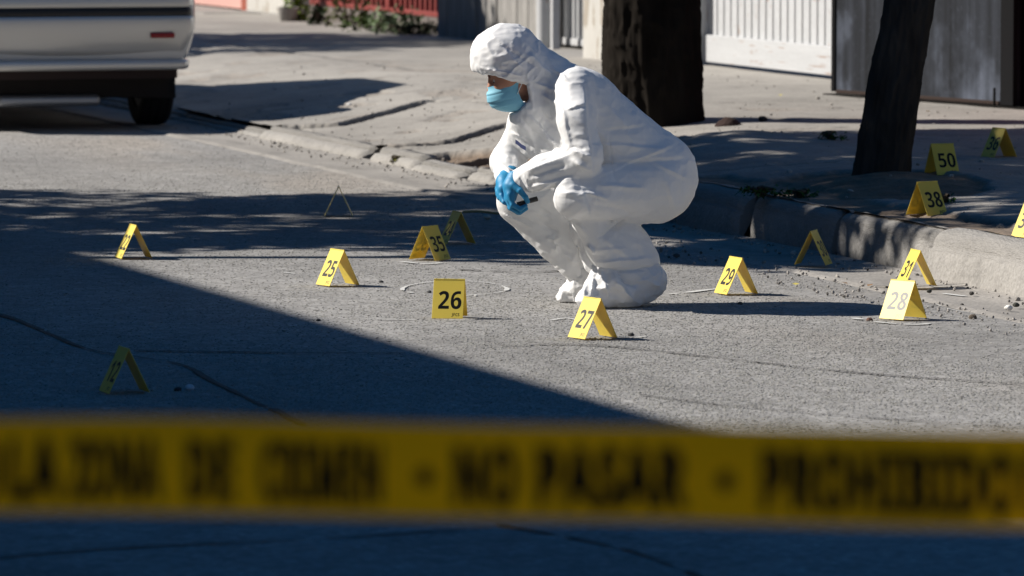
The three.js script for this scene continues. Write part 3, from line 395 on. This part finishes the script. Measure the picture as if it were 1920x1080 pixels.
function trunkGeo(pts, rads, nu, nv, rough, flare = 0, opt = {}) { // bark trunk along points, with ridged plates
  const c = new THREE.CatmullRomCurve3(pts); const sd = rr(0, 90);
  return gridGeo(nu, nv, (i, j) => { const q = j / nv, p = c.getPoint(q), a = i / nu * Math.PI * 2, rq = q * (rads.length - 1), k = Math.min(rads.length - 2, Math.floor(rq)); let R = mix(rads[k], rads[k + 1], rq - k); const y = p.y; R *= 1 + flare * Math.exp(-y * 5) * (.7 + .6 * vn(Math.cos(a) * 2 + sd, Math.sin(a) * 2, 0));
    const ca = Math.cos(a), sa = Math.sin(a), wq = .5 * fbm(ca * 3 + sd, y * 3, sa * 3, 2), n1 = ridge(ca * 7 + sd + wq, y * 3.4 + wq * 2, sa * 7), n2 = ridge(ca * 17 + sd, y * 11 + wq * 3, sa * 17 + wq), n3 = fbm(ca * 2 + sd, y * 1.4, sa * 2, 3); R += rough * (.8 * (Math.pow(n1, 2) - .4) + .7 * (Math.pow(n2, 2) - .4) + 1.3 * (n3 - .5)); return V(p.x + R * Math.cos(a), y, p.z + R * Math.sin(a)); },
    null, (i, j, p) => { const b = .5 + 1.0 * fbm(p.x * 20, p.y * 6, p.z * 20, 3); return [(opt.tone || .022) * b, (opt.tone || .022) * .84 * b, (opt.tone || .022) * .70 * b]; });
}
const bark = new THREE.MeshPhysicalMaterial({ vertexColors: true, roughness: .95, specularIntensity: .08, side: THREE.DoubleSide });
function tree(label, base, pts, rads, crowns, nl, opt = {}) {
  const o = thing('street_tree', label, 'tree', base); part('trunk', trunkGeo(pts, rads, opt.nu || 64, opt.nv || 120, opt.rough || .02, opt.flare || .25, opt), bark, o);
  const top = pts[pts.length - 1]; for (const cr of crowns) { const mid = top.clone().lerp(V(...cr.c), .5).add(V(0, .2, 0)); part('limb', trunkGeo([top.clone().add(V(0, -.25, 0)), mid, V(...cr.c).add(V(0, .3, 0))], [.085, .06, .02], 12, 24, .006), bark, o);
    for (let b = 0; b < 5; b++) { const e = V(...cr.c).add(V(rr(-1, 1) * cr.r * .7, rr(-.3, .5) * cr.ry, rr(-1, 1) * cr.r * .7)); part('limb', trunkGeo([mid, mid.clone().lerp(e, .5).add(V(0, .15, 0)), e], [.045, .03, .01], 8, 12, .003), bark, o); } }
  const clumps = []; for (const cr of crowns) { const n = Math.round(12.5 * cr.r * cr.r); for (let k = 0; k < n; k++) { const a = rr(0, 6.28), q = Math.sqrt(rnd()); clumps.push({ x: cr.c[0] + Math.cos(a) * q * cr.r, y: cr.c[1] + rr(-1, 1) * cr.ry * Math.sqrt(1 - q * q * .8), z: cr.c[2] + Math.sin(a) * q * cr.r, r: rr(.25, .55) }); } }
  leaves('crown', o, nl, opt.leaf || .13, () => { const c = clumps[Math.floor(rnd() * clumps.length)]; const a = rr(0, 6.28), b = Math.acos(rr(-1, 1)), q = Math.cbrt(rnd()) * c.r; return V(c.x + q * Math.sin(b) * Math.cos(a), c.y + q * Math.cos(b) * .7, c.z + q * Math.sin(b) * Math.sin(a)); });
  return o;
}
{
  const b1 = onPave(1226, 234, .3); b1.y -= .06;
  tree('thick dark tree trunk behind the crouching person', b1, [V(0, 0, 0), V(-.01, .6, 0), V(0, 1.3, -.02), V(.05, 2.6, 0)], [.272, .27, .27, .24], [{ c: [.4, 4.8, -.3], r: 1.7, ry: 1.1 }], 5000, { tone: .015, rough: .022, flare: .10, nu: 128, nv: 200 });
  const b2 = onPave(1646, 346, .24); b2.y -= .05;
  tree('slimmer dark tree trunk leaning to the right on the pavement', b2, [V(0, 0, 0), V(.045, .32, 0), V(.115, .75, 0), V(.21, 1.3, -.05), V(.45, 2.6, 0)], [.122, .12, .112, .108, .095], [{ c: [1.6, 4.6, .3], r: 1.7, ry: 1.1 }], 5000, { tone: .05, rough: .015, flare: .12, nu: 96, nv: 200 });
  // trees of the far pavement, outside the frame to the left: their crowns throw the dappled band
  const bA = RF(5.6, -8.6, .0), rel = (x, y, z, b) => [x - b.x, y, z - b.z];
  tree('wide street tree on the far side of the road, left of the frame', bA, [V(0, 0, 0), V(.1, 1.2, 0), V(.5, 2.6, .2)], [.2, .17, .14], [{ c: rel(-7.9, 4.2, -26.2, bA), r: 2.25, ry: .7 }, { c: rel(-5.0, 4.6, -26.3, bA), r: 2.6, ry: .8 }, { c: rel(-3.9, 4.8, -27.3, bA), r: 2.6, ry: .8 }, { c: rel(-4.3, 4.6, -24.2, bA), r: 1.05, ry: .5 }, { c: rel(-6.3, 4.6, -25.4, bA), r: .9, ry: .5 }, { c: rel(-3.1, 4.7, -28.8, bA), r: 1.1, ry: .5 }], 36000);
  const bB = RF(24, -8.6, 0);
  tree('second street tree on the far side of the road, beyond the parked car', bB, [V(0, 0, 0), V(.1, 1.2, 0), V(.4, 2.4, .1)], [.18, .15, .12], [{ c: rel(-7.7, 4.2, -44.4, bB), r: 2.3, ry: .8 }, { c: rel(-9.5, 4.2, -44.8, bB), r: 2.4, ry: .8 }, { c: rel(-5.8, 4.2, -45.1, bB), r: .8, ry: .6 }], 17000);
}

// ---------------------------------------------------------------- houses across the road (outside the frame): their roof edge throws the big shadow
{
  const o = thing('house_row', 'row of plain flat roofed houses across the road, left of the frame', 'building', RF(0, 0, 0), TURN + .037);
  const T0 = -10.18, hW = 6.0; const wallM = mat(.30, .27, .24, .9), trimM = mat(.4, .38, .35, .9), glassM = mat(.02, .025, .03, .1), doorM = mat(.12, .07, .05, .6);
  part('wall', box(-11.4, 60, 0, hW - .2, T0 - 8, T0), wallM, o); part('roof', box(-11.5, 60.1, hW - .2, hW, T0 - 8.1, T0 + .1), trimM, o);
  for (let s = -10.4; s < 58; s += 4.2) { const w = part('window', box(s, s + 1.3, 3.6, 4.8, T0 - .05, T0 + .03), glassM, o); part('frame', box(s - .08, s + 1.38, 3.5, 3.6, T0 - .02, T0 + .1), trimM, w); const d = part('door', box(s + 2, s + 3, 0, 2.1, T0 - .05, T0 + .02), doorM, o); part('frame', box(s + 1.92, s + 3.08, 2.1, 2.2, T0 - .02, T0 + .08), trimM, d); }
  const g = gridGeo(40, 2, (i, j) => RF(-26 + 86 * i / 40, -10.3 + 2.1 * j / 2, .14), (i, j) => [i, j], () => [1, 1, 1]); struct('far_pavement', g, M.conc);
}

// ---------------------------------------------------------------- the house fronts behind
const T_plast = dataTex(512, (u, v) => { const a = pf(u, v, 5, 5, 3), st = pf(u * .999, v * .12, 24, 3, 8), b = pf(u, v, 60, 2, 17); let q = .27 + .2 * (a - .5) + .12 * (b - .5) - .15 * sst(.55, .8, st); return [q, q * .96, q * .9]; });
const T_white = dataTex(512, (u, v) => { const a = pf(u, v, 6, 4, 23), b = pf(u, v, 90, 2, 27); let q = .47 + .08 * (a - .5) + .08 * (b - .5); const rust = sst(.70, .82, pf(u, v, 14, 3, 41)); return [mix(q * .98, .25, rust * .6), mix(q, .13, rust * .6), mix(q * 1.02, .07, rust * .6)]; });
const T_black = dataTex(512, (u, v) => { const st = pf(u, v * .06, 40, 3, 4), a = pf(u, v, 6, 5, 9), b = pf(u, v, 110, 2, 12); let q = .022 + .075 * sst(.45, .75, a) * (.4 + .9 * st) + .05 * (st - .5) + .06 * Math.max(0, b - .66); return [q * .78, q * .9, q * 1.18]; });
const T_peel = dataTex(512, (u, v) => { const a = pf(u, v, 9, 5, 77); const q = .44 + .1 * (a - .5), pe = .8 * sst(.56, .66, pf(u, v, 16, 4, 52)); return [mix(q, .28, pe), mix(q * .97, .24, pe), mix(q * .90, .19, pe)]; });
const wm = (t, rough = .9, ex = {}) => new THREE.MeshStandardMaterial({ map: t, roughness: rough, side: THREE.DoubleSide, ...ex });
const mPl = wm(T_plast), mWh = wm(T_white, .5), mBk = new THREE.MeshPhysicalMaterial({ map: T_black, roughness: .7, specularIntensity: .3 }), mPe = wm(T_peel), mRed = mat(.20, .028, .022, .6), mDk = new THREE.MeshPhysicalMaterial({ color: new THREE.Color().setRGB(.012, .011, .01), roughness: .9, specularIntensity: .15 }), mFr = new THREE.MeshPhysicalMaterial({ color: new THREE.Color().setRGB(.006, .006, .007), roughness: .85, specularIntensity: .2 }), mPink = wm(dataTex(256, (u, v) => { const q = .8 + .4 * pf(u, v, 8, 4, 5); return [.52 * q, .30 * q, .26 * q]; }));
// things in street axes: x = s, z = t, set on the pavement
const streetThing = (name, label, cat, s, t, y, group) => thing(name, label, cat, RF(s, t, y), TURN, group);
const GY = .245;
{ // white ribbed gate
  const o = streetThing('white_gate', 'white ribbed metal gate with solid kick plate between the two trees', 'gate', 14.1, 4.4, GY); const w = 2.95;
  part('sheet', box(0, w, .225, 2.4, .0, .01), mWh, o); part('kick_plate', rbox(0, w, .03, .225, -.045, .012, .006), mWh, o); part('top_rail', rbox(0, w, 2.4, 2.47, -.03, .03, .006), mWh, o);
  for (let k = 0; k < 20; k++) { const x = .04 + k * .152; part('slat', rbox(x, x + .026,   .225, 2.4, -.009, -.001, .003), mWh, o); }
  part('post', rbox(w + .02, w + .14, 0, 2.5, -.1, .1, .008), mWh, o); part('post', rbox(-.16, -.03, 0, 2.5, -.08, .1, .008), mWh, o);
}
{ // black sheet-metal gate leaf
  const A = survey(1561, 180, .245), B = survey(1907, 207, .24), dx = B.clone().sub(A), len = Math.hypot(dx.x, dx.z), o = thing('black_gate', 'scuffed black sheet metal gate behind the leaning tree', 'gate', A, Math.atan2(-dx.z, dx.x));
  part('sheet', box(0, len, .03, 2.4, -.012, 0), mBk, o); part('frame', rbox(0, .04, 0.03, 2.45, -.016, .012, .003), mFr, o); part('frame', rbox(len - .14, len, .02, 2.45, -.03, .03, .004), mFr, o); part('bottom_rail', rbox(.05, len - .14, .02, .042, -.02, .008, .004), mat(.022, .010, .006, .95), o); part('sill', box(-.05, len + .2, -.06, .015, -.05, .04), mDk, o);
  const b = part('bolt', new THREE.CylinderGeometry(.008, .008, .14, 8).translate(len - .2, .05, .03), mDk, o); b.rotation.z = 0;
  const q = thing('red_gate', 'dark red metal gate edge at the far right', 'gate', B.clone().add(V(.07, 0, -.12)), Math.atan2(-dx.z, dx.x)); part('sheet', box(0, 2.2, .03, 2.4, -.015, 0), mat(.2, .012, .014, .55), q); part('frame', rbox(-.035, .0, 0, 2.45, -.03, .03, .004), mDk, q);
  const wl = streetThing('boundary_wall', 'grey rendered wall behind the black gate', 'wall', 6, 4.75, 0); part('face', box(-8, 8, 0, 2.6, 0, .25), mPl, wl);
}
{ // rendered pillar, narrow barred door and white pipe left of the thick tree
  const o = streetThing('gate_pillar', 'stained pale rendered pillar left of the thick tree', 'pillar', 17.2, 3.95, GY - .04); part('shaft', rbox(0, 1.5, 0, 2.6, 0, .5, .02), mPe, o); part('cap', rbox(-.04, 1.54, 2.6, 2.68, -.04, .54, .01), mPl, o);
  const d = streetThing('barred_door', 'narrow white barred door beside the pillar', 'door', 20.38, 4.5, GY); const w = .86; part('bottom_rail', rbox(0, w, .03, .085, -.03, .03, .005), mWh, d); part('top_rail', rbox(0, w, 2.1, 2.16, -.03, .03, .005), mWh, d); part('backing', box(0, w, .085, 2.1, .028, .04), mWh, d);
  for (let k = 0; k < 7; k++) { const x = .03 + k * .127; part('bar', rbox(x, x + .035, .085, 2.1, -.018, .018, .004), mWh, d); } part('sill', box(-.05, w + .05, -.03, .02, -.02, .1), mDk, d);
  const p = streetThing('downpipe', 'round white post at the corner of the grey wall', 'post', 20.86, 4.3, GY - .02); part('pipe', new THREE.CylinderGeometry(.06, .06, 2.8, 20).translate(0, 1.4, 0), mWh, p); part('collar', new THREE.CylinderGeometry(.068, .068, .06, 20).translate(0, 1.2, 0), mWh, p);
  const e = streetThing('frame_post', 'thin white square post beside the barred door', 'post', 20.56, 4.3, GY - .02); part('shaft', rbox(-.03, .03, 0, 2.5, -.03, .03, .004), mWh, e); part('base_plate', box(-.06, .06, 0, .012, -.06, .06), mDk, e);
  const g = streetThing('garden_wall', 'weathered grey plank-marked wall left of the hood', 'wall', 21.0, 4.3, GY - .04); for (let k = 0; k < 10; k++) part('panel', rbox(k * .3, k * .3 + .292, 0, 2.4, rr(-.012, .012), .2, .008), mPl, g); part('coping', rbox(0, 3, 2.4, 2.48, -.03, .23, .01), mPl, g);
}
const leafy = (name, label, pos, N, size, rx, ry, tone, group) => { const o = thing(name, label, 'plant', pos, 0, group); for (let k = 0; k < 5; k++) { const e = V(rr(-rx, rx) * .7, ry * rr(.8, 1.8), rr(-rx, rx) * .7); part('stem', new THREE.TubeGeometry(new THREE.CatmullRomCurve3([V(rr(-.03, .03), 0, rr(-.03, .03)), e.clone().multiplyScalar(.5).add(V(rr(-.03, .03), .02, 0)), e]), 8, .008, 5), mat(.06, .045, .03, .9), o); }
  const lg = []; for (let k = 0; k < N; k++) { const a = rr(0, 6.28), q = Math.sqrt(rnd()), g = leafGeo.clone(), s = size * rr(.6, 1.3); g.scale(s, s, s); g.rotateX(rr(-1, 1)); g.rotateY(rr(0, 6.28)); g.rotateZ(rr(-1, 1)); g.translate(Math.cos(a) * q * rx, ry * rr(.05, 2) * (.5 + .5 * rnd()), Math.sin(a) * q * rx); const b = rr(.6, 1.5), c = []; for (let i = 0; i < 4; i++) c.push(tone[0] * b, tone[1] * b, tone[2] * b); g.setAttribute('color', new THREE.Float32BufferAttribute(c, 3)); lg.push(g); }
  const f = part('foliage', mergeGeometries(lg), bark, o); return o; };
{ // red fence on a low wall with plants
  const o = streetThing('red_fence', 'red metal railing on a low dark plinth with plants growing through', 'fence', 24.4, 4.45, GY - .03); const w = 4.7;
  part('plinth', box(0, w, 0, .17, 0, .2), mat(.13, .11, .10, .95), o); part('rail', rbox(0, w, .17, .215, .04, .11, .006), mRed, o); part('rail', rbox(0, w, 1.7, 1.75, .04, .11, .006), mRed, o); for (let k = 0; k < 28; k++) { const x = .05 + k * .164; part('bar', rbox(x, x + .05, .215, 1.7, .055, .095, .006), mRed, o); } for (const x of [0, 1.85, 3.7, 4.6]) part('post', rbox(x, x + .1, 0, 1.8, .03, .12, .008), mRed, o);
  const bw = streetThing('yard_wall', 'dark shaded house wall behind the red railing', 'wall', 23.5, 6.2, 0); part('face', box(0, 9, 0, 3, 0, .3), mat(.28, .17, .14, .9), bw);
  for (const [a, b, n, sz, rx, ry, tone, lab] of [[560, 37, 300, .06, .13, .30, [.24, .34, .06], 'bright green sunlit climber at the left end of the red railing'], [597, 53, 120, .06, .10, .10, [.02, .03, .015], 'small dark tuft on the pavement before the red railing'], [655, 58, 170, .055, .2, .24, [.07, .08, .03], 'straggling plant before the red railing'], [700, 66, 220, .055, .3, .11, [.05, .075, .025], 'leafy shrub in front of the red railing'], [742, 70, 190, .06, .26, .15, [.13, .17, .10], 'broad leafed grey green plant below the red railing'], [788, 73, 180, .055, .22, .09, [.025, .03, .02], 'dark shrub at the right end of the red railing']])
    leafy('shrub', lab, a === 560 ? RF(28.75, 4.27, GY - .03) : survey(a, b, GY - .03), n, sz, rx, ry, tone, 'plants along the red railing');
  const pot = thing('flower_pot', 'pale concrete flower pot under the green climber', 'pot', RF(28.55, 4.14, GY - .02)); part('bowl', new THREE.LatheGeometry([[.0, 0], [.07, 0], [.1, .14], [.11, .15], [.095, .15], [.06, .03], [0, .03]].map(([x, y]) => new THREE.Vector2(x, y)), 20), mPl, pot); part('earth', new THREE.CircleGeometry(.09, 16).rotateX(-Math.PI / 2).translate(0, .12, 0), M.soil, pot);
}
{ // far left: peeling white wall, red jamb, pink shutter wall
  const o = streetThing('peeling_wall', 'peeling whitewashed wall between the red door frame and the climber', 'wall', 29.95, 4.5, GY - .03); part('face', rbox(0, 1.75, 0, 2.8, 0, .25, .01), mPe, o); part('plinth', rbox(0, 1.75, 0, .05, -.02, .02, .005), mPl, o);
  const p = streetThing('door_frame', 'rust red door frame at the far left behind the car', 'door', 31.72, 4.55, GY - .03); part('jamb', rbox(0, .26, 0, 2.3, -.04, .2, .008), mat(.26, .06, .03, .7), p); part('lintel', box(0, .26, 2.3, 2.4, -.05, .2), mat(.26, .06, .03, .7), p);
  const q = streetThing('pink_wall', 'pink rendered wall with a dark foot line at the far left', 'wall', 32.0, 4.58, GY - .03); part('face', box(0, 14, .05, 3, 0, .25), mPink, q); part('base_course', box(0, 14, 0, .05, .02, .25), mDk, q);
  const st = streetThing('door_step', 'pale sunlit concrete step before the pink wall', 'step', 31, 3.9, .05); part('slab', rbox(0, 9, 0, .21, 0, .6, .015), M.kerb, st); part('riser', rbox(0, 9, 0, .06, -.12, 0, .01), M.kerb, st);
}

// ---------------------------------------------------------------- parked car seen from behind
{
  const o = streetThing('parked_car', 'silver car parked at the kerb in its own shade, seen from behind', 'car', 13.75, -.92, 0);
  const paint = new THREE.MeshPhysicalMaterial({ color: new THREE.Color().setRGB(.62, .62, .60), metalness: .3, roughness: .32, clearcoat: .8, clearcoatRoughness: .08, side: THREE.DoubleSide }), black = mat(.012, .013, .015, .45), rubber = mat(.012, .012, .012, .85), glass = mat(.02, .03, .035, .05, { metalness: 0 }), HWd = .84;
  // body: cross-sections along the car, x from the tail (0) to the nose (4.3)
  const st = [[0.06, .45, .86, .80], [.14, .42, .93, .83], [.5, .40, .95, .845], [.9, .40, .95, .85], [1.6, .38, .94, .855], [2.6, .36, .92, .85], [3.9, .36, .93, .845], [4.5, .36, .86, .82], [4.8, .38, .74, .76], [4.9, .42, .62, .70]];
  const sec = (b, t, w) => { const p = []; for (let k = 0; k <= 24; k++) { const a = k / 24, z = a < .5 ? 1 : -1, q = a < .5 ? a * 2 : (1 - a) * 2; let y, ww; if (q < .7) { const e = q / .7; y = mix(b, t - .06, e); ww = w * (.90 + .10 * Math.sin(Math.PI * .5 * Math.min(1, e * 1.5)) - .015 * e); } else { const e = (q - .7) / .3; y = t - .06 + .06 * Math.sin(e * Math.PI / 2); ww = w * .985 * Math.cos(e * Math.PI / 2 * .999); } p.push([y, ww * z]); } return p; };
  const S = st.map((s) => sec(s[1], s[2], s[3])); const body = gridGeo(24, st.length - 1, (i, j) => V(st[j][0], S[j][i][0], S[j][i][1]));
  const capE = (j) => gridGeo(12, 1, (i, k) => { const q = k ? S[j][24 - i] : S[j][i]; return V(st[j][0] + (j === 0 ? .0 : 0), q[0], q[1]); });
  part('body', mergeGeometries([body, capE(0), capE(st.length - 1)]), paint, o);
  part('underbody', box(.35, 4.4, .20, .42, -.7, .7), mat(.02, .017, .016, .9), o); part('floor_pan', box(.12, .36, .33, .43, -.7, .7), mat(.035, .022, .02, .9), o);
  // cabin
  const cab = [[.62, .93, .93, .72], [1.5, .93, 1.42, .64], [2.1, .93, 1.78, .66], [3.2, .92, 1.76, .66], [4.0, .92, .95, .74]]; const cs = cab.map(([x, b, t, w]) => [[b, .78], [mix(b, t, .9), w + .03], [t, w - .06], [t + .01, 0], [t, -w + .06], [mix(b, t, .9), -w - .03], [b, -.78]]); part('cabin', gridGeo(6, cab.length - 1, (i, j) => V(cab[j][0], cs[j][i][0], cs[j][i][1])), paint, o);
  part('rear_window', gridGeo(6, 4, (i, j) => { const q = mix(.12, .88, j / 4), w = mix(.74, .62, q) * .88; return V(mix(.62, 1.5, q) - .012, mix(.93, 1.42, q) + .012, mix(-w, w, i / 6)); }), glass, o);
  for (const s of [1, -1]) part('side_window', gridGeo(8, 3, (i, j) => V(mix(1.1, 2.75, i / 8) + (j / 3) * mix(.25, -.3, i / 8), mix(.97, 1.32, j / 3), s * (mix(.79, .66, j / 3) + .006))), glass, o);
  // bumper: swept profile round the tail
  const plan = []; for (let k = 0; k <= 60; k++) { const q = k / 60 * 2 - 1, a = Math.abs(q), z = Math.sign(q) * HWd * (a < .72 ? a / .72 * .88 : .88 + .12 * Math.sin((a - .72) / .28 * Math.PI / 2)), x = a < .72 ? .02 * (a / .72) ** 2 : .02 + .5 * Math.pow((a - .72) / .28, 2.2); plan.push([x, z]); }
  const sweep = (prof, m, name, sc = 1) => part(name, gridGeo(60, prof.length - 1, (i, j) => { const [x, zz] = plan[i], z = zz * sc, [y, out] = prof[j], n = Math.abs(z) / HWd; return V(x - out * (1 - .55 * n ** 8), y, z * (1 + out / HWd * .9)); }), m, o);
  sweep([[.385, -.06], [.388, .0], [.395, .018], [.41, .026], [.435, .026], [.446, .018], [.449, .004], [.452, -.012]], paint, 'bumper_lip', .93);
  sweep([[.45, -.085], [.48, -.06], [.53, -.034], [.59, -.010], [.65, .006], [.70, .008], [.722, .004], [.728, -.01]], paint, 'rear_bumper');
  sweep([[.728, -.012], [.732, -.004], [.765, -.004], [.782, -.016]], black, 'trim_strip');
  sweep([[.782, -.016], [.80, .0], [.86, -.01], [.91, -.04], [.95, -.09]], paint, 'boot_edge');
  { const g = new RoundedBoxGeometry(.02, .034, .155, 3, .009); const zc = .58; g.rotateY(-.045); g.translate(.001, .605, zc); part('reflector', g, mat(.30, .008, .01, .25), o); const h = new RoundedBoxGeometry(.02, .034, .155, 3, .009); h.rotateY(.045); h.translate(.001, .605, -zc); part('reflector', h, mat(.30, .008, .01, .25), o); }
  part('muffler', rbox(.28, .62, .15, .225, -.42, .24, .03), mat(.35, .37, .40, .35, { metalness: .6 }), o); { const ex = new THREE.CylinderGeometry(.025, .025, .3, 14, 1, true).rotateZ(Math.PI / 2).translate(.3, .24, -.5); part('exhaust_pipe', ex, mat(.12, .11, .1, .5, { metalness: .5 }), o); }
  part('mud_flap', box(.62, .635, .18, .42, .55, .80), rubber, o);
  for (const [x, z] of [[.92, .70], [.92, -.70], [3.95, .70], [3.95, -.70]]) { const w = part('wheel', new THREE.CylinderGeometry(.19, .19, .16, 24).rotateX(Math.PI / 2), mat(.03, .03, .032, .6), o); w.position.set(x, .305, z);
    const pr = [[.19, -.09], [.25, -.105], [.285, -.10], [.3, -.088], [.303, -.06], [.297, -.055], [.297, -.05], [.305, -.045], [.305, -.012], [.297, -.008], [.297, .008], [.305, .012], [.305, .045], [.297, .05], [.297, .055], [.303, .06], [.3, .088], [.285, .10], [.25, .105], [.19, .09]].map(([a, b]) => new THREE.Vector2(a, b)); part('tyre', new THREE.LatheGeometry(pr, 48).rotateX(Math.PI / 2), rubber, w); }
}

// ---------------------------------------------------------------- small things on the ground
{
  const rock = (r, sd) => { const g = new THREE.IcosahedronGeometry(r, 2), p = g.attributes.position; for (let i = 0; i < p.count; i++) { const v = V(p.getX(i), p.getY(i), p.getZ(i)), n = 1 + .55 * (fbm(v.x / r * 1.3 + sd, v.y / r * 1.3, v.z / r * 1.3, 3) - .5); p.setXYZ(i, v.x * n, v.y * n * .7, v.z * n); } g.computeVertexNormals(); return g; };
  const put = (name, lab, cat, p, geo, m, grp) => { const o = part(name, geo, m, null); o.position.copy(p); return tag(o, lab, cat, grp); };
  put('stone', 'rusty brown rounded stone right of the thick trunk', 'stone', up(onPave(1366, 235, .28), -.015), rock(.085, 3), mat(.028, .013, .010, 1)); put('stone', 'small black stone beside the rusty brown one', 'stone', up(onPave(1430, 228, .28), .012), rock(.026, 8), mat(.03, .03, .03, .9));
  const stick = new THREE.TubeGeometry(new THREE.CatmullRomCurve3([V(0, .012, 0), V(.08, .016, .03), V(.17, .01, .1)]), 10, .006, 6); put('stick', 'dry yellow stick lying in the shade left of the knees', 'stick', survey(868, 402, .012), stick, mat(.42, .3, .13, .9));
  put('stone', 'pale pebble beside the dry yellow stick', 'stone', up(survey(914, 411, .012), .01), rock(.02, 21), mat(.5, .45, .36, .9));
  const leafM = [mat(.5, .42, .1, .8), mat(.22, .12, .05, .8), mat(.42, .3, .12, .8)]; const leafP = (a, b, h, k, lab) => { const g = leafGeo.clone(); const s = .03; g.scale(s, s, s); g.rotateX(-.25); g.rotateY(rr(0, 6)); put('fallen_leaf', lab, 'leaf', up(h > .1 ? onPave(a, b, h) : survey(a, b, h), .012), g, leafM[k % 3]); };
  leafP(1462, 183, .25, 0, 'yellow leaf on the sunlit pavement before the white gate'); leafP(1741, 213, .25, 2, 'yellowish leaf on the sunlit pavement before the black gate'); leafP(1492, 540, 0, 0, 'yellow leaf on the road right of marker 29'); leafP(1590, 538, 0, 1, 'brown leaf at the gutter edge'); leafP(1627, 542, 0, 1, 'curled brown leaf beside the gutter'); leafP(455, 250, .01, 2, 'orange leaf in the gutter by the driveway corner');
  for (const [a, b, h, r, c, lab] of [[1891, 580, .01, .016, [.7, .68, .64], 'white crumb of plaster near the right edge'], [1905, 574, .01, .013, [.05, .05, .04], 'dark pebble beside the white crumb'], [1742, 548, .01, .011, [.05, .05, .04], 'dark pebble at the foot of the narrow marker'], [1822, 552, .01, .010, [.05, .045, .04], 'dark pebble in the gutter on the right'], [1631, 602, 0, .012, [.12, .06, .04], 'reddish pebble left of marker 28'], [1824, 598, 0, .016, [.09, .07, .05], 'brown pebble right of marker 28'], [868, 549, 0, .011, [.03, .03, .03], 'black spent piece inside the chalk ring'], [715, 530, 0, .009, [.05, .05, .05], 'dark pebble right of marker 25'], [597, 602, 0, .009, [.05, .05, .05], 'dark pebble at the edge of the large shadow'], [1183, 630, 0, .011, [.04, .04, .04], 'small black piece right of marker 27'], [356, 731, 0, .016, [.5, .52, .55], 'pale scrap in the shade right of marker 12'], [333, 733, 0, .012, [.04, .04, .04], 'dark scrap beside the pale one near marker 12'], [893, 556, 0, .008, [.5, .5, .48], 'light pebble on the right of the chalk ring'], [805, 549, 0, .009, [.06, .06, .06], 'dark pebble just left of marker 26'], [1388, 571, 0, .01, [.08, .07, .06], 'brown pebble below marker 29'], [655, 198, .2, .016, [.6, .6, .6], 'white stub standing in the car shadow']])
    put('pebble', lab, 'pebble', up(h > .1 ? onPave(a, b, h) : survey(a, b, h), r * .4), rock(r, rr(0, 90)), mat(...c, .9), 'small bits on the ground');
  // crumbled concrete and grit along kerb, cracks and pit
  const g = new THREE.IcosahedronGeometry(1, 0), N = 1800, im = new THREE.InstancedMesh(g, new THREE.MeshStandardMaterial({ roughness: .95 }), N), M4 = new THREE.Matrix4(), Q = new THREE.Quaternion(), E = new THREE.Euler(), c = new THREE.Color(); let k = 0;
  while (k < N) { const z = rnd(); let s, t; if (z < .3) { s = rr(-1, 14); t = -Math.abs(rr(0, .25)) * rnd(); } else if (z < .45) { s = rr(-2, 4); t = -.45 + rr(-.25, .1); } else if (z < .75) { s = rr(7, 14); t = rr(.15, 1.9); } else { s = rr(1, 18); t = rr(.1, 4.2); }
    let y, e = 0; if (t > .12) { const q = pave(s, t); y = q[0]; e = q[1]; if (z > .45 && z < .75 && e < .15 && q[2] < .3 && rnd() < .75) continue; } else y = .006; const r = rr(.003, .008) * (rnd() < .07 ? 1.8 : 1); E.set(rr(0, 6), rr(0, 6), rr(0, 6)); Q.setFromEuler(E); M4.compose(RF(s, t, y + r * .3), Q, V(r, r * .7, r * rr(.7, 1.4))); im.setMatrixAt(k, M4); const q = rnd() < .15 ? rr(.08, .16) : rr(.24, .46); c.setRGB(q, q * .93, q * .84); im.setColorAt(k, c); k++; }
  im.name = 'grit'; scene.add(im); tag(im, 'loose grit and crumbs along the kerb, cracks and bare earth', 'grit', null, 'stuff'); im.castShadow = im.receiveShadow = true;
  for (const [a, b, n, rx, lab] of [[1425, 366, 130, .13, 'dark green weed on the kerb top right of the person'], [1500, 372, 90, .12, 'low weed between the kerb stones in the shade'], [1560, 262, 70, .10, 'small weed on the shaded pavement left of the leaning tree'], [1760, 382, 60, .1, 'weed beside the shaded marker 38'], [745, 306, 50, .06, 'yellowish moss tuft at the foot of the low kerb']]) leafy('weed', lab, b < 300 || b > 350 ? onPave(a, b, .2) : survey(a, b, .02), n, .022, rx * .75, .022, b === 306 ? [.14, .14, .03] : [.045, .10, .028], 'weeds along the kerb');
}

scene.traverse((o) => { if (o.isMesh) o.castShadow = o.receiveShadow = true; });
renderer.render(scene, camera);
